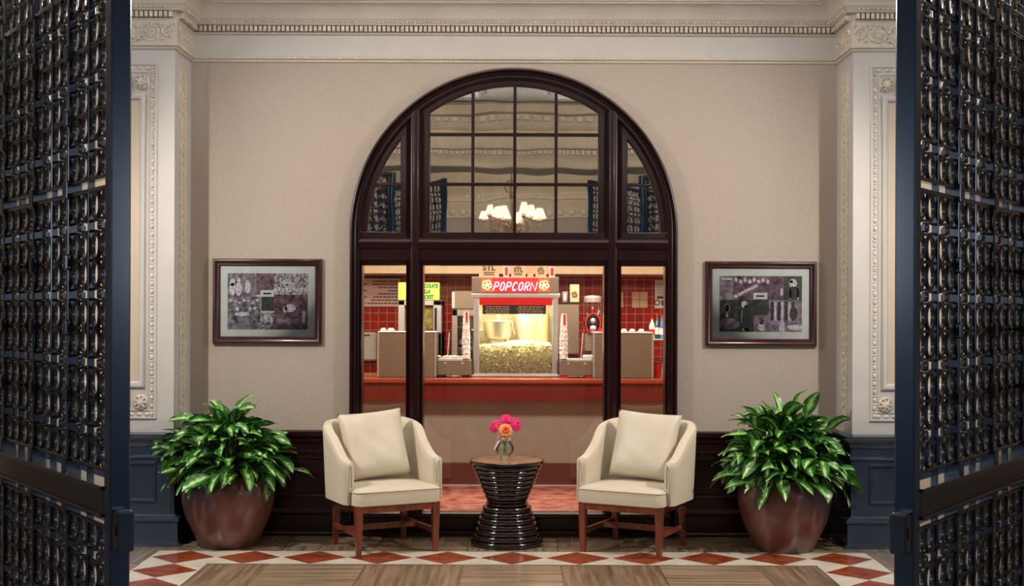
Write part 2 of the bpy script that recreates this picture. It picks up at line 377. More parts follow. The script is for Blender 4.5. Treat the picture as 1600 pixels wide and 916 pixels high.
# pilasters
def pilaster(n, s):
    xi, xo = s*PXI, s*PXO; xa, xb = min(xi, xo), max(xi, xo); cx = (xi+xo)/2; hw = (PXO-PXI)/2
    b = MB(); b.box(xa, xb, YP, YW+.02, .77, 3.98, 0)
    fr = lambda a, c, h: (a, YP-h, c)
    def ring(hx, z0, z1, prof, mi=0):
        b.sweep([(cx-hx, z0), (cx-hx, z1), (cx+hx, z1), (cx+hx, z0)], prof, fr, True, mi)
    ho = hw-.115
    ring(ho, .866, 3.31, [(0, 0), (.004, .012), (.014, .012), (.016, .003), (.055, .003), (.058, .010), (.066, .010), (.068, 0)])
    # egg and bead ornament
    z = .90
    while z < 3.29:
        for sx in (-1, 1): b.ball((cx+sx*(ho-.035), YP-.003, z), (.012, .012, .019), 1, 6, 5); b.ball((cx+sx*(ho-.035), YP-.003, z+.028), (.019, .007, .006), 1, 5, 4)
        z += .056
    for zz in (.90, 3.275):
        x = cx-ho+.06
        while x < cx+ho-.05: b.ball((x, YP-.003, zz), (.019, .012, .012), 1, 6, 5); x += .056
    hi = hw-.20
    zt, zb_ = 3.094, 1.086
    # raised inner panel with notched corners
    hn = hi-.10
    b.sweep([(cx-hi, zb_), (cx-hi, zt), (cx-hn, zt), (cx-hn, zt+.12), (cx+hn, zt+.12), (cx+hn, zt), (cx+hi, zt), (cx+hi, zb_), (cx+hn, zb_), (cx+hn, zb_-.12), (cx-hn, zb_-.12), (cx-hn, zb_)],
            [(-.004, 0), (0, .018), (.012, .024), (.028, .020), (.038, .004), (.042, .001)], fr, True)
    b.box(cx-hi+.04, cx+hi-.04, YP-.002, YP, zb_+.04, zt-.04, 2)
    for zz in (zt+.085, zb_-.105):
        for sx in (-1, 1):
            c = (cx+sx*(hi-.025), YP, zz)
            b.lathe([(.054, 0), (.052, .014), (.044, .022), (.036, .012), (.030, .012), (.022, .03), (.0, .036)], c, 20, 1, 'y')
            for k in range(7):
                a = 2*PI*k/7; b.ball((c[0]+.031*cos(a), YP-.018, c[2]+.031*sin(a)), (.011, .012, .011), 1, 6, 4)
    # return panel on the side that faces the opening
    sx = -s
    X = xi
    b.box(min(X, X+sx*.008), max(X, X+sx*.008), YP+.12, YP+.30, .87, 3.30, 1)
    z = .90
    while z < 3.28: b.ball((X+sx*.008, YP+.21, z), (.010, .03, .02), 1, 6, 4); z += .06
    o = struct(b.build('trim_%d' % n, ['cream_grey', 'ornament', 'cream_panel'], smooth=True), None)
    # capital scroll relief
    b = MB(); zc = 3.523
    b.box(xa-.02, xb+.02, YP-.02, YW, 3.437, 3.608, 0)
    def scroll(cx_, sgn, up, y, fx=None, r0=.058):
        pts = []
        for k in range(26):
            a = k/25*3.6*PI; r = r0*(1-k/28)
            pts.append((sgn*r*cos(a), up*r*sin(a)))
        fx = fx or (lambda a, c: (cx_+a, y, zc+c))
        b.tube([fx(p, q) for p, q in pts], [.011*(1-.6*k/25) for k in range(26)], 5, 1)
    y = YP-.022
    for g in (-1, 1):
        scroll(cx+g*.125, g, 1, y, r0=.068); scroll(cx+g*.275, -g, -1, y, r0=.066); scroll(cx+g*.385, g, 1, y, r0=.046)
        for k in range(16):
            px_, pz_ = cx+g*(.03+.026*k), zc+(.062 if k % 2 else -.066)*(1-.12*(k % 3)); q_ = (.022 if k % 2 else -.022)
            b.tube([(px_, y+.002, pz_), (px_+g*.014, y-.006, pz_-q_*.6), (px_+g*.006, y, pz_-q_*1.3)], [.003, .009, .003], 4, 1)
        b.tube([(cx+g*.05, y, zc-.06), (cx+g*.16, y, zc-.066), (cx+g*.28, y, zc+.06), (cx+g*.4, y, zc+.055)], [.004, .010, .010, .004], 5, 1)
        for k in range(5):
            a = R(20+k*26); b.tube([(cx+g*.012, y, zc-.05), (cx+g*(.02+.05*cos(a)), y-.008, zc-.05+.09*sin(a)), (cx+g*(.02+.072*cos(a)), y, zc-.05+.115*sin(a))], [.004, .012, .004], 5, 1)
        for k in range(4): b.ball((cx+g*(.19+.06*k), y, zc+(.05 if k % 2 else -.045)), (.018, .01, .012), 1, 6, 4)
    for k in range(3):
        fx = lambda a, c, k=k: (xi+sx*.022, YP+.07+.13*k+a, zc+c)
        scroll(0, 1 if k % 2 else -1, 1, 0, fx, .05)
    struct(b.build('trim_%d' % (n+2), ['cream', 'ornament'], smooth=True))
    # dark wainscot of the pilaster
    b = MB(); g = .012
    b.box(xa-g, xb+g, YP-.02, YW, 0, .72, 0)
    fr2 = lambda a, c, h: (a, YP-.02-h, c)
    pth = [(cx-hw-g, YW), (cx-hw-g, YP-.02), (cx+hw+g, YP-.02), (cx+hw+g, YW)]
    pth_r = pth
    b.sweep(pth_r, [(0, .68), (.012, .69), (.014, .715), (.034, .728), (.040, .745), (.040, .765), (.0, .778)])
    b.sweep(pth_r, [(.0, .60), (.01, .604), (.012, .618), (0, .624)])
    b.sweep(pth_r, [(.045, 0), (.045, .02), (.032, .03), (.03, .165), (.042, .175), (.040, .19), (.018, .205), (0, .215)])
    b.sweep([(cx-hw+.11, .30), (cx-hw+.11, .575), (cx+hw-.11, .575), (cx+hw-.11, .30)], [(0, 0), (.004, .012), (.014, .014), (.020, .004), (.024, .0)], fr2, True)
    struct(b.build('trim_%d' % (n+4), 'pier_wood', smooth=True))
pilaster(2, -1); pilaster(3, 1)
# cornice around wall and pilasters
plan = [(-7, YW), (-PXO, YW), (-PXO, YP), (-PXI, YP), (-PXI, YW), (PXI, YW), (PXI, YP), (PXO, YP), (PXO, YW), (7, YW)]
corn = [(0, 3.403), (.010, 3.405), (.016, 3.412), (.016, 3.420), (.030, 3.426), (.032, 3.438), (.012, 3.442), (.008, 3.446), (.008, 3.598), (.022, 3.603),
        (.028, 3.614), (.012, 3.618), (.012, 3.660), (.056, 3.664), (.060, 3.676), (.076, 3.694), (.080, 3.700), (.086, 3.704), (.094, 3.730), (.118, 3.770), (.155, 3.795),
        (.165, 3.798), (.165, 3.810), (.178, 3.812), (.180, 3.832), (.215, 3.836), (.215, 3.866), (.230, 3.874), (.26, 3.91), (.30, 3.935), (.30, 3.98)]
b = MB(); b.sweep(plan, corn)
struct(b.build('trim_8', 'cream', smooth=True))
b = MB(); wht = [(0.0095, 3.448), (.0095, 3.596)]
b.sweep([(-PXI, YW), (PXI, YW)], wht)
struct(b.build('trim_9', 'cream_grey'))
b = MB()
def run(p, q, step, fn):
    p = Vector(p); q = Vector(q); L = (q-p).length; n = max(1, int(L/step)); dd = (q-p)/n
    nrm = Vector((dd.y, -dd.x)).normalized()
    for i in range(n): c = p+dd*(i+.5); fn(c, nrm, dd.normalized(), L/n)
def dent(c, n, t, L):
    q = c+n*.034
    hx = abs(t.x)*L*.33+abs(n.x)*.024; hy = abs(t.y)*L*.33+abs(n.y)*.024
    b.box(q.x-hx, q.x+hx, q.y-hy, q.y+hy, 3.620, 3.657)
    e = c+n*.070; b.ball((e.x, e.y, 3.684), (.009, .009, .010), 0, 5, 4)
    e = c+n*.030; b.ball((e.x, e.y, 3.431), (.010, .006, .006), 0, 5, 4)
for i in range(1, len(plan)-2): run(plan[i], plan[i+1], .0326, dent)
struct(b.build('trim_10', 'ornament'))
# wainscot of main wall
b = MB()
YWn = YW-.03
for s in (-1, 1):
    xa, xb = (-PXI, -RA+.02) if s < 0 else (RA-.02, PXI)
    b.box(xa, xb, YWn, YW+.02, 0, .72)
    pth = [(xa, YWn), (xb, YWn)]
    b.sweep(pth, [(0, .665), (.01, .672), (.012, .70), (.03, .712), (.036, .73), (.036, .748), (0, .757)])
    b.sweep(pth, [(0, .590), (.009, .594), (.010, .606), (0, .612)])
    b.sweep(pth, [(.035, 0), (.035, .02), (.024, .03), (.022, .15), (.032, .158), (.030, .172), (.012, .186), (0, .196)])
    f2 = lambda a, c, h: (a, YWn-h, c)
    for (pa, pb) in ((xa+.12, (xa+xb)/2-.05), ((xa+xb)/2+.05, xb-.12)):
        b.sweep([(pa, .275), (pa, .565), (pb, .565), (pb, .275)], [(0, 0), (.004, .012), (.016, .014), (.022, .004), (.05, -.004)], f2, True)
struct(b.build('trim_11', 'mahogany', smooth=True))
# ---------------- arched window
win = thing('window_1', 'tall arched mahogany shop window with mirrored top panes', 'window', (0, YW, 0)); del win['category']; struct(win)
W = lambda a, c, h: (a, -h, c)
n = 56
arc = [(-RA, 0), (-RA, ZC*.5)]+[(-RA*cos(PI*i/n), ZC+RA*sin(PI*i/n)) for i in range(n+1)]+[(RA, ZC*.5), (RA, 0)]
b = MB()
b.sweep(arc, [(0, -.01), (0, .055), (.006, .070), (.016, .072), (.022, .060), (.030, .052), (.036, .058), (.044, .052), (.048, .036), (.069, .034), (.071, -.15)], W)
b.build('casing', 'mahogany', win, smooth=True)
b = MB()
zt_, zs_ = ZC, PZ(415, YW)
arc2 = [(-(RA-.06)*cos(PI*i/n), ZC+(RA-.06)*sin(PI*i/n)) for i in range(n+1)]
b.sweep(arc2, [(0, .02), (.015, .028), (.022, .022), (.026, .012), (.058, .010), (.062, .0), (.065, -.14)], W)
def topz(x, r): return ZC+math.sqrt(max(0, r*r-x*x))
for s in (-1, 1):
    x = s*.713
    # mullion: bullnosed vertical post
    zt = topz(.713, RA-.05)
    pr = [(-.062, -.14), (-.062, .012), (-.054, .022), (-.046, .014), (-.036, .022), (-.026, .040), (0, .048), (.026, .040), (.036, .022), (.046, .014), (.054, .022), (.062, .012), (.062, -.14)]
    b.add([(x+a, -h, z) for z in (0, zt) for a, h in pr], [(i, i+1, 13+i+1, 13+i) for i in range(12)])
    # stiles of upper sash next to mullion
    for (a0, a1) in ((.606, .654), (.772, .818)):
        b.box(min(s*a0, s*a1), max(s*a0, s*a1), -.008, .12, ZC-.03, topz(a1, RA-.06), 0, .006)
# transom
b.add([(xx, -h, z) for xx in (-RA+.06, RA-.06) for z, h in [(zs_, -.14), (zs_, .0), (zs_+.012, .014), (zs_+.03, .016), (zs_+.036, .028), (zs_+.11, .028), (zs_+.12, .040), (zs_+.16, .044), (zs_+.175, .030), (zs_+.19, .028), (zs_+.2, .014), (ZC-.004, .012), (ZC, .0), (ZC, -.14)]],
      [(i, i+1, 15+i, 14+i) for i in range(13)])
# lower stops and sill
for (xa, xb) in ((-RA+.07, -RA+.085), (RA-.085, RA-.07)): b.box(xa, xb, -.012, .12, 0, zs_, 0, .004)
b.build('frame', 'mahogany', win, smooth=True)
b = MB()
for x in (PX(738, YW), PX(803.5, YW), PX(868, YW)): b.box(x-.011, x+.011, -.004, .05, ZC, topz(x, RG+.02), 0, .005)
for z in (PZ(210, YW), PZ(288, YW)): b.box(-.61, .61, -.003, .05, z-.010, z+.010, 0, .005)
for s in (-1, 1):
    z = PZ(288, YW); b.box(min(s*.81, s*1.03), max(s*.81, s*1.03), -.003, .05, z-.010, z+.010, 0, .005)
b.build('glazing_bar', 'mahogany', win)
b = MB(); b.box(-RA+.04, RA-.04, -.045, .045, 0, .170, 0, .008)
b.sweep([(-RA+.05, -.045), (RA-.05, -.045)], [(.0, .06), (.015, .065), (.018, .13), (.03, .14), (.03, .165), (0, .175)])
b.sweep([(-RA+.05, -.045), (RA-.05, -.045)], [(.03, .0), (.03, .03), (.015, .04), (0, .05)])
b.build('sill', 'mahogany', win, smooth=True)
b = MB()
for s in (-1, 1):
    x = s*.713; b.box(x-.075, x+.075, -.05, .0, 0, .175, 0, .006)
# mirrored panes
def pane(xa, xb, za, zb2):
    r = RG+.005; N = 14; xs = [xa+(xb-xa)*i/N for i in range(N+1)]
    xs = [x for x in xs if topz(x, r) > za+.004 and abs(x) < r]
    if len(xs) < 2: return
    b = MB(); top = [(x, min(zb2, topz(x, r))) for x in xs]
    poly = [(x, za) for x in xs]+top[::-1]
    b.prism(poly, -.026, -.030, W)
    c = b.build('mirror_pane', 'mirror', win); c.rotation_euler = (R(random.uniform(-.03, .03)), 0, R(random.uniform(-.03, .03)))
xs_ = [-.606, PX(738, YW), PX(803.5, YW), PX(868, YW), .606]; zs2 = [ZC, PZ(288, YW), PZ(210, YW), 4]
for i in range(4):
    for j in range(3): pane(xs_[i], xs_[i+1], zs2[j], zs2[j+1])
for s in (-1, 1):
    for j in range(2):
        xa, xb = sorted((s*.818, s*1.05)); pane(xa, xb, ZC if j == 0 else PZ(288, YW), PZ(288, YW) if j == 0 else 4)
for (xa, xb) in ((-RA+.07, -.775), (-.651, .651), (.775, RA-.07)):
    b = MB(); b.box(xa, xb, .032, .038, .165, zs_+.01)
    # a single sheet
    b = MB(); b.add([(xa, .034, .165), (xb, .034, .165), (xb, .034, zs_+.01), (xa, .034, zs_+.01)], [(0, 1, 2, 3)])
    b.build('glass_pane', 'glass', win)
# ---------------- rest of the lobby: header, side walls, ceiling, far wall (seen in the mirrors)
def cornice_run(bm, pts, z0, sc_=1.0):
    bm.sweep(pts, [(o*sc_, z0+(z-3.403)*sc_) for o, z in corn])
b = MB(); b.box(-7, 7, 3.3, 3.9, 3.25, 3.98)
struct(b.build('wall_header', 'cream'))
b = MB(); b.sweep([(4.2, 3.9), (-4.2, 3.9)], [(0, 3.25), (.02, 3.26), (.03, 3.30), (.03, 3.36), (.05, 3.39), (.05, 3.40), (.05, 3.45), (.09, 3.46), (.10, 3.50), (.10, 3.66), (.12, 3.68), (.14, 3.74), (.14, 3.82), (.2, 3.84), (.22, 3.93), (.25, 3.95)])
x = -3.6
while x < 3.6:
    b.box(x, x+.03, 3.94, 3.985, 3.40, 3.445, 1); x += .055
x = -3.6
while x < 3.6:
    b.box(x, x+.06, 4.03, 4.08, 3.755, 3.81, 1); x += .10
struct(b.build('trim_12', ['cream_panel', 'ornament'], smooth=True))
for s, nm in ((-1, 'left'), (1, 'right')):
    b = MB(); b.box(min(s*2.70, s*2.95), max(s*2.70, s*2.95), 3.9, 6.0, 0, 3.98)
    struct(b.build('wall_'+nm, 'wallpaper'))
b = MB(); b.box(-8, 8, 3.3, 9.1, 3.96, 4.06); struct(b.build('ceiling', 'ceiling'))
b = MB()
for s in (-1, 1):
    for k in range(3):
        xa = .35+1.6*k; pr = [(0, 0), (.02, .03), (.06, .05), (.10, .02), (.11, 0)]
        b.sweep([(min(s*xa, s*(xa+1.3)), 4.6), (min(s*xa, s*(xa+1.3)), 8.2), (max(s*xa, s*(xa+1.3)), 8.2), (max(s*xa, s*(xa+1.3)), 4.6)], [(o, 3.96-h) for o, h in pr], closed=True)
struct(b.build('trim_13', 'ceiling', smooth=True))
b = MB(); b.box(-8, 8, -6.2, 3.3, 4.5, 4.6); struct(b.build('ceiling_lobby', 'ceiling'))
b = MB(); b.box(-8, 8, -6.2, -5.2, 0, 4.5); struct(b.build('wall_far', 'wallpaper'))
b = MB(); b.sweep([(7, -5.2), (-7, -5.2)], [(0, 3.35), (.03, 3.37), (.03, 3.60), (.06, 3.66), (.06, 3.70), (.1, 3.71), (.1, 3.8), (.16, 3.9), (.3, 4.1), (.4, 4.5)])
x = -4
while x < 4: b.box(x, x+.05, -5.16, -5.09, 3.78, 3.84, 1); x += .09
x = -4
while x < 4:
    b.ball((x, -5.165, 3.48), (.07, .03, .08), 1, 8, 5); b.ball((x+.1, -5.165, 3.50), (.03, .02, .05), 1, 6, 5); x += .2
struct(b.build('trim_14', ['cream_panel', 'ornament'], smooth=True))
# ---------------- shop shell
YS = 14.6
b = MB(); b.box(-2.9, 2.9, YS, YS+.1, 0, PZ(428, YS-.9)); struct(b.build('wall_shop', 'red_tile'))
b = MB(); b.box(-2.9, 2.9, YS-.9, YS+.1, PZ(428, YS-.9), 2.7); struct(b.build('wall_soffit', 'shop_tan'))
for s, nm in ((-1, 'left'), (1, 'right')):
    b = MB(); b.box(min(s*2.9, s*3.0), max(s*2.9, s*3.0), 9.16, YS+.1, 0, 2.7); struct(b.build('wall_shop_'+nm, 'shop_tan'))
b = MB(); b.box(-3.0, 3.0, 9.16, YS+.1, 2.7, 2.8); struct(b.build('ceiling_shop', 'shop_tan'))
b = MB()  # cream feature tiles set in the red wall
for (pxa, pxb, pya, pyb) in ((987, 1012, 455.5, 480.5), (960, 974, 455.5, 480.5)):
    xa, xb = PX(pxa, YS), PX(pxb, YS); za, zb2 = PZ(pyb, YS), PZ(pya, YS); nx = 2 if pxb-pxa > 20 else 1
    for i in range(nx):
        for j in range(2):
            w_ = (xb-xa)/nx; h_ = (zb2-za)/2; b.box(xa+i*w_+.003, xa+(i+1)*w_-.003, YS-.006, YS, za+j*h_+.003, za+(j+1)*h_-.003)
struct(b.build('trim_15', 'paper'))

# ================================================================== GATES
def make_cell():
    w_, h_ = .228, .25; b = MB()
    for sz in (-1, 1):
        for sx in (-1, 1):
            cx, cz = sx*.052, sz*.071
            pts = [(cx+.040*cos(a), 0, cz+.046*sin(a)*(1+.12*sin(a)*sz)) for a in [2*PI*k/18 for k in range(18)]]
            b.tube(pts, .0085, 6, 0, True, flat=1.05)
            b.tube([(sx*.092, 0, cz+sz*.01), (sx*.105, 0, cz+sz*.01)], .005, 5, flat=1.0)
            b.ball((cx, 0, cz+sz*.050), (.013, .012, .010), 0, 6, 4)
        b.ball((0, 0, sz*.071), (.012, .012, .020), 0, 6, 4)
        b.tube([(-.105, 0, sz*.018), (-.05, 0, sz*.020), (0, 0, sz*.026), (.05, 0, sz*.020), (.105, 0, sz*.018)], .006, 5, flat=1.2)
        b.box(-w_/2, w_/2, -.009, .009, sz*h_/2-.006, sz*h_/2+.006)
    b.box(-.018, .018, -.012, .012, -.018, .018, 0, .006)
    return b.mesh('lattice_panel', 'iron', True)
cell = make_cell()
def gate(label, free, ang, zs=1.0, group='black iron lobby gates', flip=1):
    g = thing('iron_gate', label, 'gate', (free[0], free[1], 0), ang, group); g.scale = (1, 1, zs)
    b = MB(); b.box(-.0325, .0325, -.036, .036, 0, 3.12, 0, .006); b.box(.0325, .056, -.018, .018, .03, 3.10, 0, .004); b.build('end_post', 'gate_blue', g)
    b = MB(); b.box(1.895, 1.960, -.036, .036, 0, 3.12, 0, .006); b.build('hinge_post', 'gate_blue', g)
    for (za, zb2, yy) in ((3.075, 3.12, .03), (.03, .09, .03), (.885, .985, .038)):
        b = MB(); b.box(.033, 1.895, -yy, yy, za, zb2, 0, .008)
        if za == .885: b.box(.033, 1.895, -yy-.01, yy+.01, .975, .990, 0, .004); b.box(.033, 1.895, -yy-.01, yy+.01, .880, .892, 0, .004)
        b.build('rail', 'iron', g)
    for z in (2.045, 2.085, 1.040, .838):
        b = MB(); b.box(.033, 1.895, -.016, .016, z-.007, z+.007, 0, .003); b.build('rail', 'iron', g)
    for k in range(9):
        b = MB(); x = .062+.228*k
        wd = .011 if k % 2 == 0 else .005
        if x > 1.9: x = 1.89
        b.box(x-wd, x+wd, -.008-wd, .008+wd, .09, 3.075, 0, .003)
        if k % 2 == 0 and 0 < k < 8:
            for (za, zb2) in ((.985, 1.045), (.835, .885), (2.03, 2.10)): b.box(x-.028, x+.028, -.030, .030, za, zb2, 0, .003)
            for zj in (1.04+.25*j for j in (1, 2, 3)): b.box(x-.022, x+.022, -.03, .03, zj-.03, zj+.03, 0, .006)
            for zj in (2.085+.25*j for j in (1, 2, 3)): b.box(x-.022, x+.022, -.03, .03, zj-.03, zj+.03, 0, .006)
        b.build('upright_bar', 'gate_dark', g)
    for k in range(8):
        x = .062+.114+.228*k
        for j in range(4):
            link('lattice_panel', cell, g, (x, 0, 1.165+.25*j)); link('lattice_panel', cell, g, (x, 0, 2.21+.245*j))
        for j in range(3): link('lattice_panel', cell, g, (x, 0, .715-.247*j))
    b = MB(); b.box(-.095, -.033, -.03, .03, .775, .915, 0, .006); b.box(-.080, -.050, -.034*1, -.030, .83, .865, 1); b.box(-.080, -.050, .030, .034, .83, .865, 1)
    b.build('lock_box', ['iron', 'latch'], g)
    return g
GA = math.atan2(.8025, .5967)
gate('tall black iron lattice gate standing open at the left edge', (-1.365, 4.36), PI-GA)
gate('tall black iron lattice gate standing open at the right edge', (1.395, 4.36), GA)
gate('far iron gate mirrored in the arch, left of the chandelier', (-1.10, -1.0), PI+GA, 1.17)
gate('far iron gate mirrored in the arch, right of the chandelier', (1.10, -1.0), -GA, 1.17)

# ================================================================== POTTED PLANTS
def plant(label, cx, cy, seed, tall, side):
    random.seed(seed)
    g = thing('potted_plant', label, 'plant', (cx, cy, 0), 0)
    b = MB(); b.lathe([(0, .0), (.185, .0), (.195, .012), (.235, .09), (.285, .20), (.312, .31), (.314, .38), (.298, .45), (.272, .485), (.262, .497), (.250, .500), (.240, .492), (.245, .46), (.28, .38)], n=48)
    b.build('pot', 'pot', g, 'all')
    b = MB(); b.lathe([(0, .465), (.12, .47), (.25, .455)], n=32); b.build('soil', 'soil', g, True)
    L = MB(); S = MB(); N = 300
    for i in range(N):
        az = random.uniform(0, 2*PI); e = R(-12+100*(random.random()**1.15))
        if i < 140: az = -PI*random.random()
        q = random.uniform(.70, 1.02) if i > 70 else random.uniform(.45, .85)
        if i % 17 == 0: q = 1.15
        rx, ry, rz_ = .355, .31, .29*tall
        dx, dy = cos(az), sin(az)
        if dy > 0: ry = .20
        base = Vector((rx*cos(e)*dx*q, ry*cos(e)*dy*q, .56+rz_*sin(e)*q))
        Lh = random.uniform(.13, .25); Wd = Lh*random.uniform(.16, .23)
        out = Vector((dx, dy*(.35 if dy > 0 else 1), 0)).normalized()
        el = e*.62-R(8)+R(random.uniform(-32, 30)); ddir = out*cos(el)+Vector((0, 0, sin(el)))
        yaw = random.uniform(-.95, .95); ddir = Matrix.Rotation(yaw, 3, 'Z') @ ddir
        side_v = ddir.cross(Vector((0, 0, 1)))
        side_v = side_v.normalized() if side_v.length > .05 else Vector((1, 0, 0))
        side_v = (Matrix.Rotation(random.uniform(-.8, .8), 3, ddir) @ side_v)
        p = base.copy(); K = 8; b0 = len(L.v); cur = ddir.copy(); droop = random.uniform(.06, .20)
        for k in range(K+1):
            t = k/K; wd = Wd*(sin(PI*min(1, t**.8))**.8)*(1 if t < .98 else 0)+.0008
            nrm = side_v.cross(cur).normalized()
            wav = .006*sin(t*9+i)
            for u in (-1, -.5, 0, .5, 1):
                vtx = p+side_v*(u*wd)+nrm*(abs(u)*wd*.35+wav*u)
                L.uv[len(L.v)] = (t, abs(u)); L.v.append(tuple(vtx))
            p = p+cur*(Lh/K); cur = (cur+Vector((0, 0, -droop*(.4+t)))).normalized()
        for k in range(K):
            for u in range(4): a = b0+k*5+u; L.f.append((a, a+1, a+6, a+5)); L.m.append(0)
        root = Vector((base.x*.25, base.y*.25, .46)); mid = (root+base)/2+Vector((0, 0, .05))
        S.tube([root, mid, base, base+ddir*.02], [.006, .005, .004, .003], 4)
    def clampv(mb):
        out = []
        for x, y, z in mb.v:
            X, Y = cx+x, cy+y; lim = 8.925 if z > .70 else 8.90
            if z < .775: lim = 8.90
            if abs(X) > PXI-.03:
                lim = YP-.075
            if Y > lim: Y = lim+(Y-lim)*.03
            out.append((X-cx, Y-cy, z))
        mb.v = out
    clampv(L); clampv(S)
    L.build('foliage', 'leaf', g, 'all', weld=False); S.build('stems', 'leaf_green', g, 'all')
plant('leafy green plant in a round brown pot left of the armchairs', -1.955, 8.585, 11, 1.0, -1)
plant('leafy green plant in a round brown pot at the right pilaster', 1.85, 8.50, 29, 1.12, 1)

# ================================================================== ARMCHAIRS
def smooth01(t): t = max(0, min(1, t)); return t*t*(3-2*t)
def armchair(label, loc, rz):
    g = thing('armchair', label, 'chair', loc, rz, 'cream lobby armchairs')
    def leg(x, y, dx, dy):
        b = MB(); t, bt = .024, .016
        vs = [(x+sx*t, y+sy*t, .335) for sx, sy in ((-1, -1), (1, -1), (1, 1), (-1, 1))]+[(x+dx+sx*bt, y+dy+sy*bt, 0) for sx, sy in ((-1, -1), (1, -1), (1, 1), (-1, 1))]
        b.add(vs, [(0, 1, 2, 3), (4, 7, 6, 5)]+[(i, 4+i, 4+(i+1) % 4, (i+1) % 4) for i in range(4)]); b.build('leg', 'chair_wood', g)
    for s in (-1, 1): leg(s*.272, -.262, 0, 0); leg(s*.250, .235, 0, .035)
    b = MB()
    for y in (-.262, .235): b.box(-.27, .27, y-.018, y+.018, .288, .335, 0, .003)
    for s in (-1, 1): b.box(s*.265-.016, s*.265+.016, -.26, .24, .288, .335, 0, .003)
    b.build('seat_rail', 'chair_wood', g)
    for s in (-1, 1):
        b = MB(); b.box(s*.264-.010, s*.264+.010, -.25, .25, .125, .160, 0, .003); b.build('stretcher', 'chair_wood', g)
    b = MB(); b.box(-.26, .26, .03, .055, .125, .162, 0, .003); b.build('stretcher', 'chair_wood', g)
    # seat cushion
    b = MB(); nx, ny = 16, 14; hx, yf, yb = .302, -.300, .26
    def rr(u, v):
        x = u*hx; y = yf+(yb-yf)*(v+1)/2; return x, y
    top = {}
    loops = []
    def rect(inset, z, n=9, r=.045):
        pts = []; X0, X1, Y0, Y1 = -hx+inset, hx-inset, yf+inset, yb-inset; r = max(.008, r-inset*.3)
        for cx_, cy_, a0 in ((X1-r, Y0+r, -90), (X1-r, Y1-r, 0), (X0+r, Y1-r, 90), (X0+r, Y0+r, 180)):
            for k in range(n): a = R(a0+90*k/(n-1)); pts.append((cx_+r*cos(a), cy_+r*sin(a), z))
        return pts
    for inset, z in ((.01, .333), (.0, .340), (-.002, .38), (.0, .418), (.004, .430), (.014, .440), (.05, .449), (.12, .455), (.2, .457)): loops.append(rect(inset, z))
    m = len(loops[0]); vs = [p for l in loops for p in l]
    b.add(vs, [(j*m+i, j*m+(i+1) % m, (j+1)*m+(i+1) % m, (j+1)*m+i) for j in range(len(loops)-1) for i in range(m)]+[tuple((len(loops)-1)*m+i for i in range(m)), tuple(range(m-1, -1, -1))])
    st = b.build('seat', 'upholstery', g, True)
    b = MB(); b.tube([(x, y, z) for x, y, z in rect(-.001, .427)], .0042, 6, 0, True); b.build('piping', 'upholstery', st, 'all')
    # tub shell
    path = []; xr, yr, yfr, rc = .315, .300, -.215, .15
    for k in range(16): path.append((xr, yfr+(yr-rc-yfr)*k/15))
    for k in range(1, 10): a = R(90*k/9); path.append((xr-rc+rc*cos(a), yr-rc+rc*sin(a)))
    for k in range(1, 10): path.append((xr-rc-(xr-rc)*k/9, yr))
    full = path+[(-x, y) for x, y in path[-2::-1]]
    L = [0]
    for i in range(1, len(full)): L.append(L[-1]+math.dist(full[i], full[i-1]))
    T = L[-1]; b = MB(); rings = []
    for i, (x, y) in enumerate(full):
        s_ = min(L[i], T-L[i]); 
        a = full[max(0, i-1)]; c = full[min(len(full)-1, i+1)]; tx, ty = c[0]-a[0], c[1]-a[1]; q = math.hypot(tx, ty)
        nx_, ny_ = ty/q, -tx/q     # outward
        zt = .628+.235*smooth01((s_-.04)/.50)
        e = min(1, math.sqrt(max(0, 1-((.035-min(.035, s_))/.035)**2))+.12); th = .036*e
        zt -= .02*(1-e)
        lean = .045*smooth01((s_-.25)/.35)
        ring = []
        for (o, z, lz) in ((1, .34, 0), (1, .45, .25), (1, zt-.06, .9), (1.0, zt-.022, 1), (.75, zt-.006, 1), (0, zt, 1), (-.75, zt-.006, 1), (-1, zt-.022, 1), (-1, zt-.06, .9), (-1, .50, .3), (-1, .44, 0)):
            f_ = o*th; ln = lean*lz
            ring.append((x+nx_*(f_+ln)-0, y+ny_*(f_+ln), z))
        rings.append(ring)
    m = len(rings[0]); vs = [p for r_ in rings for p in r_]; n_ = len(rings)
    b.add(vs, [(i*m+j, (i+1)*m+j, (i+1)*m+j+1, i*m+j+1) for i in range(n_-1) for j in range(m-1)]+[(i*m+m-1, (i+1)*m+m-1, (i+1)*m, i*m) for i in range(n_-1)]+[tuple(range(m)), tuple((n_-1)*m+j for j in range(m))])
    sh = b.build('tub_back', 'upholstery', g, True)
    for s in (-1, 1):
        b = MB(); b.tube([(s*(.315+.013), -.214, .35), (s*(.315+.013), -.214, .585), (s*.315, -.216, .606), (s*.302, -.214, .585), (s*.302, -.214, .455)], .0035, 5)
        b.build('piping', 'upholstery', sh, 'all')
    return g
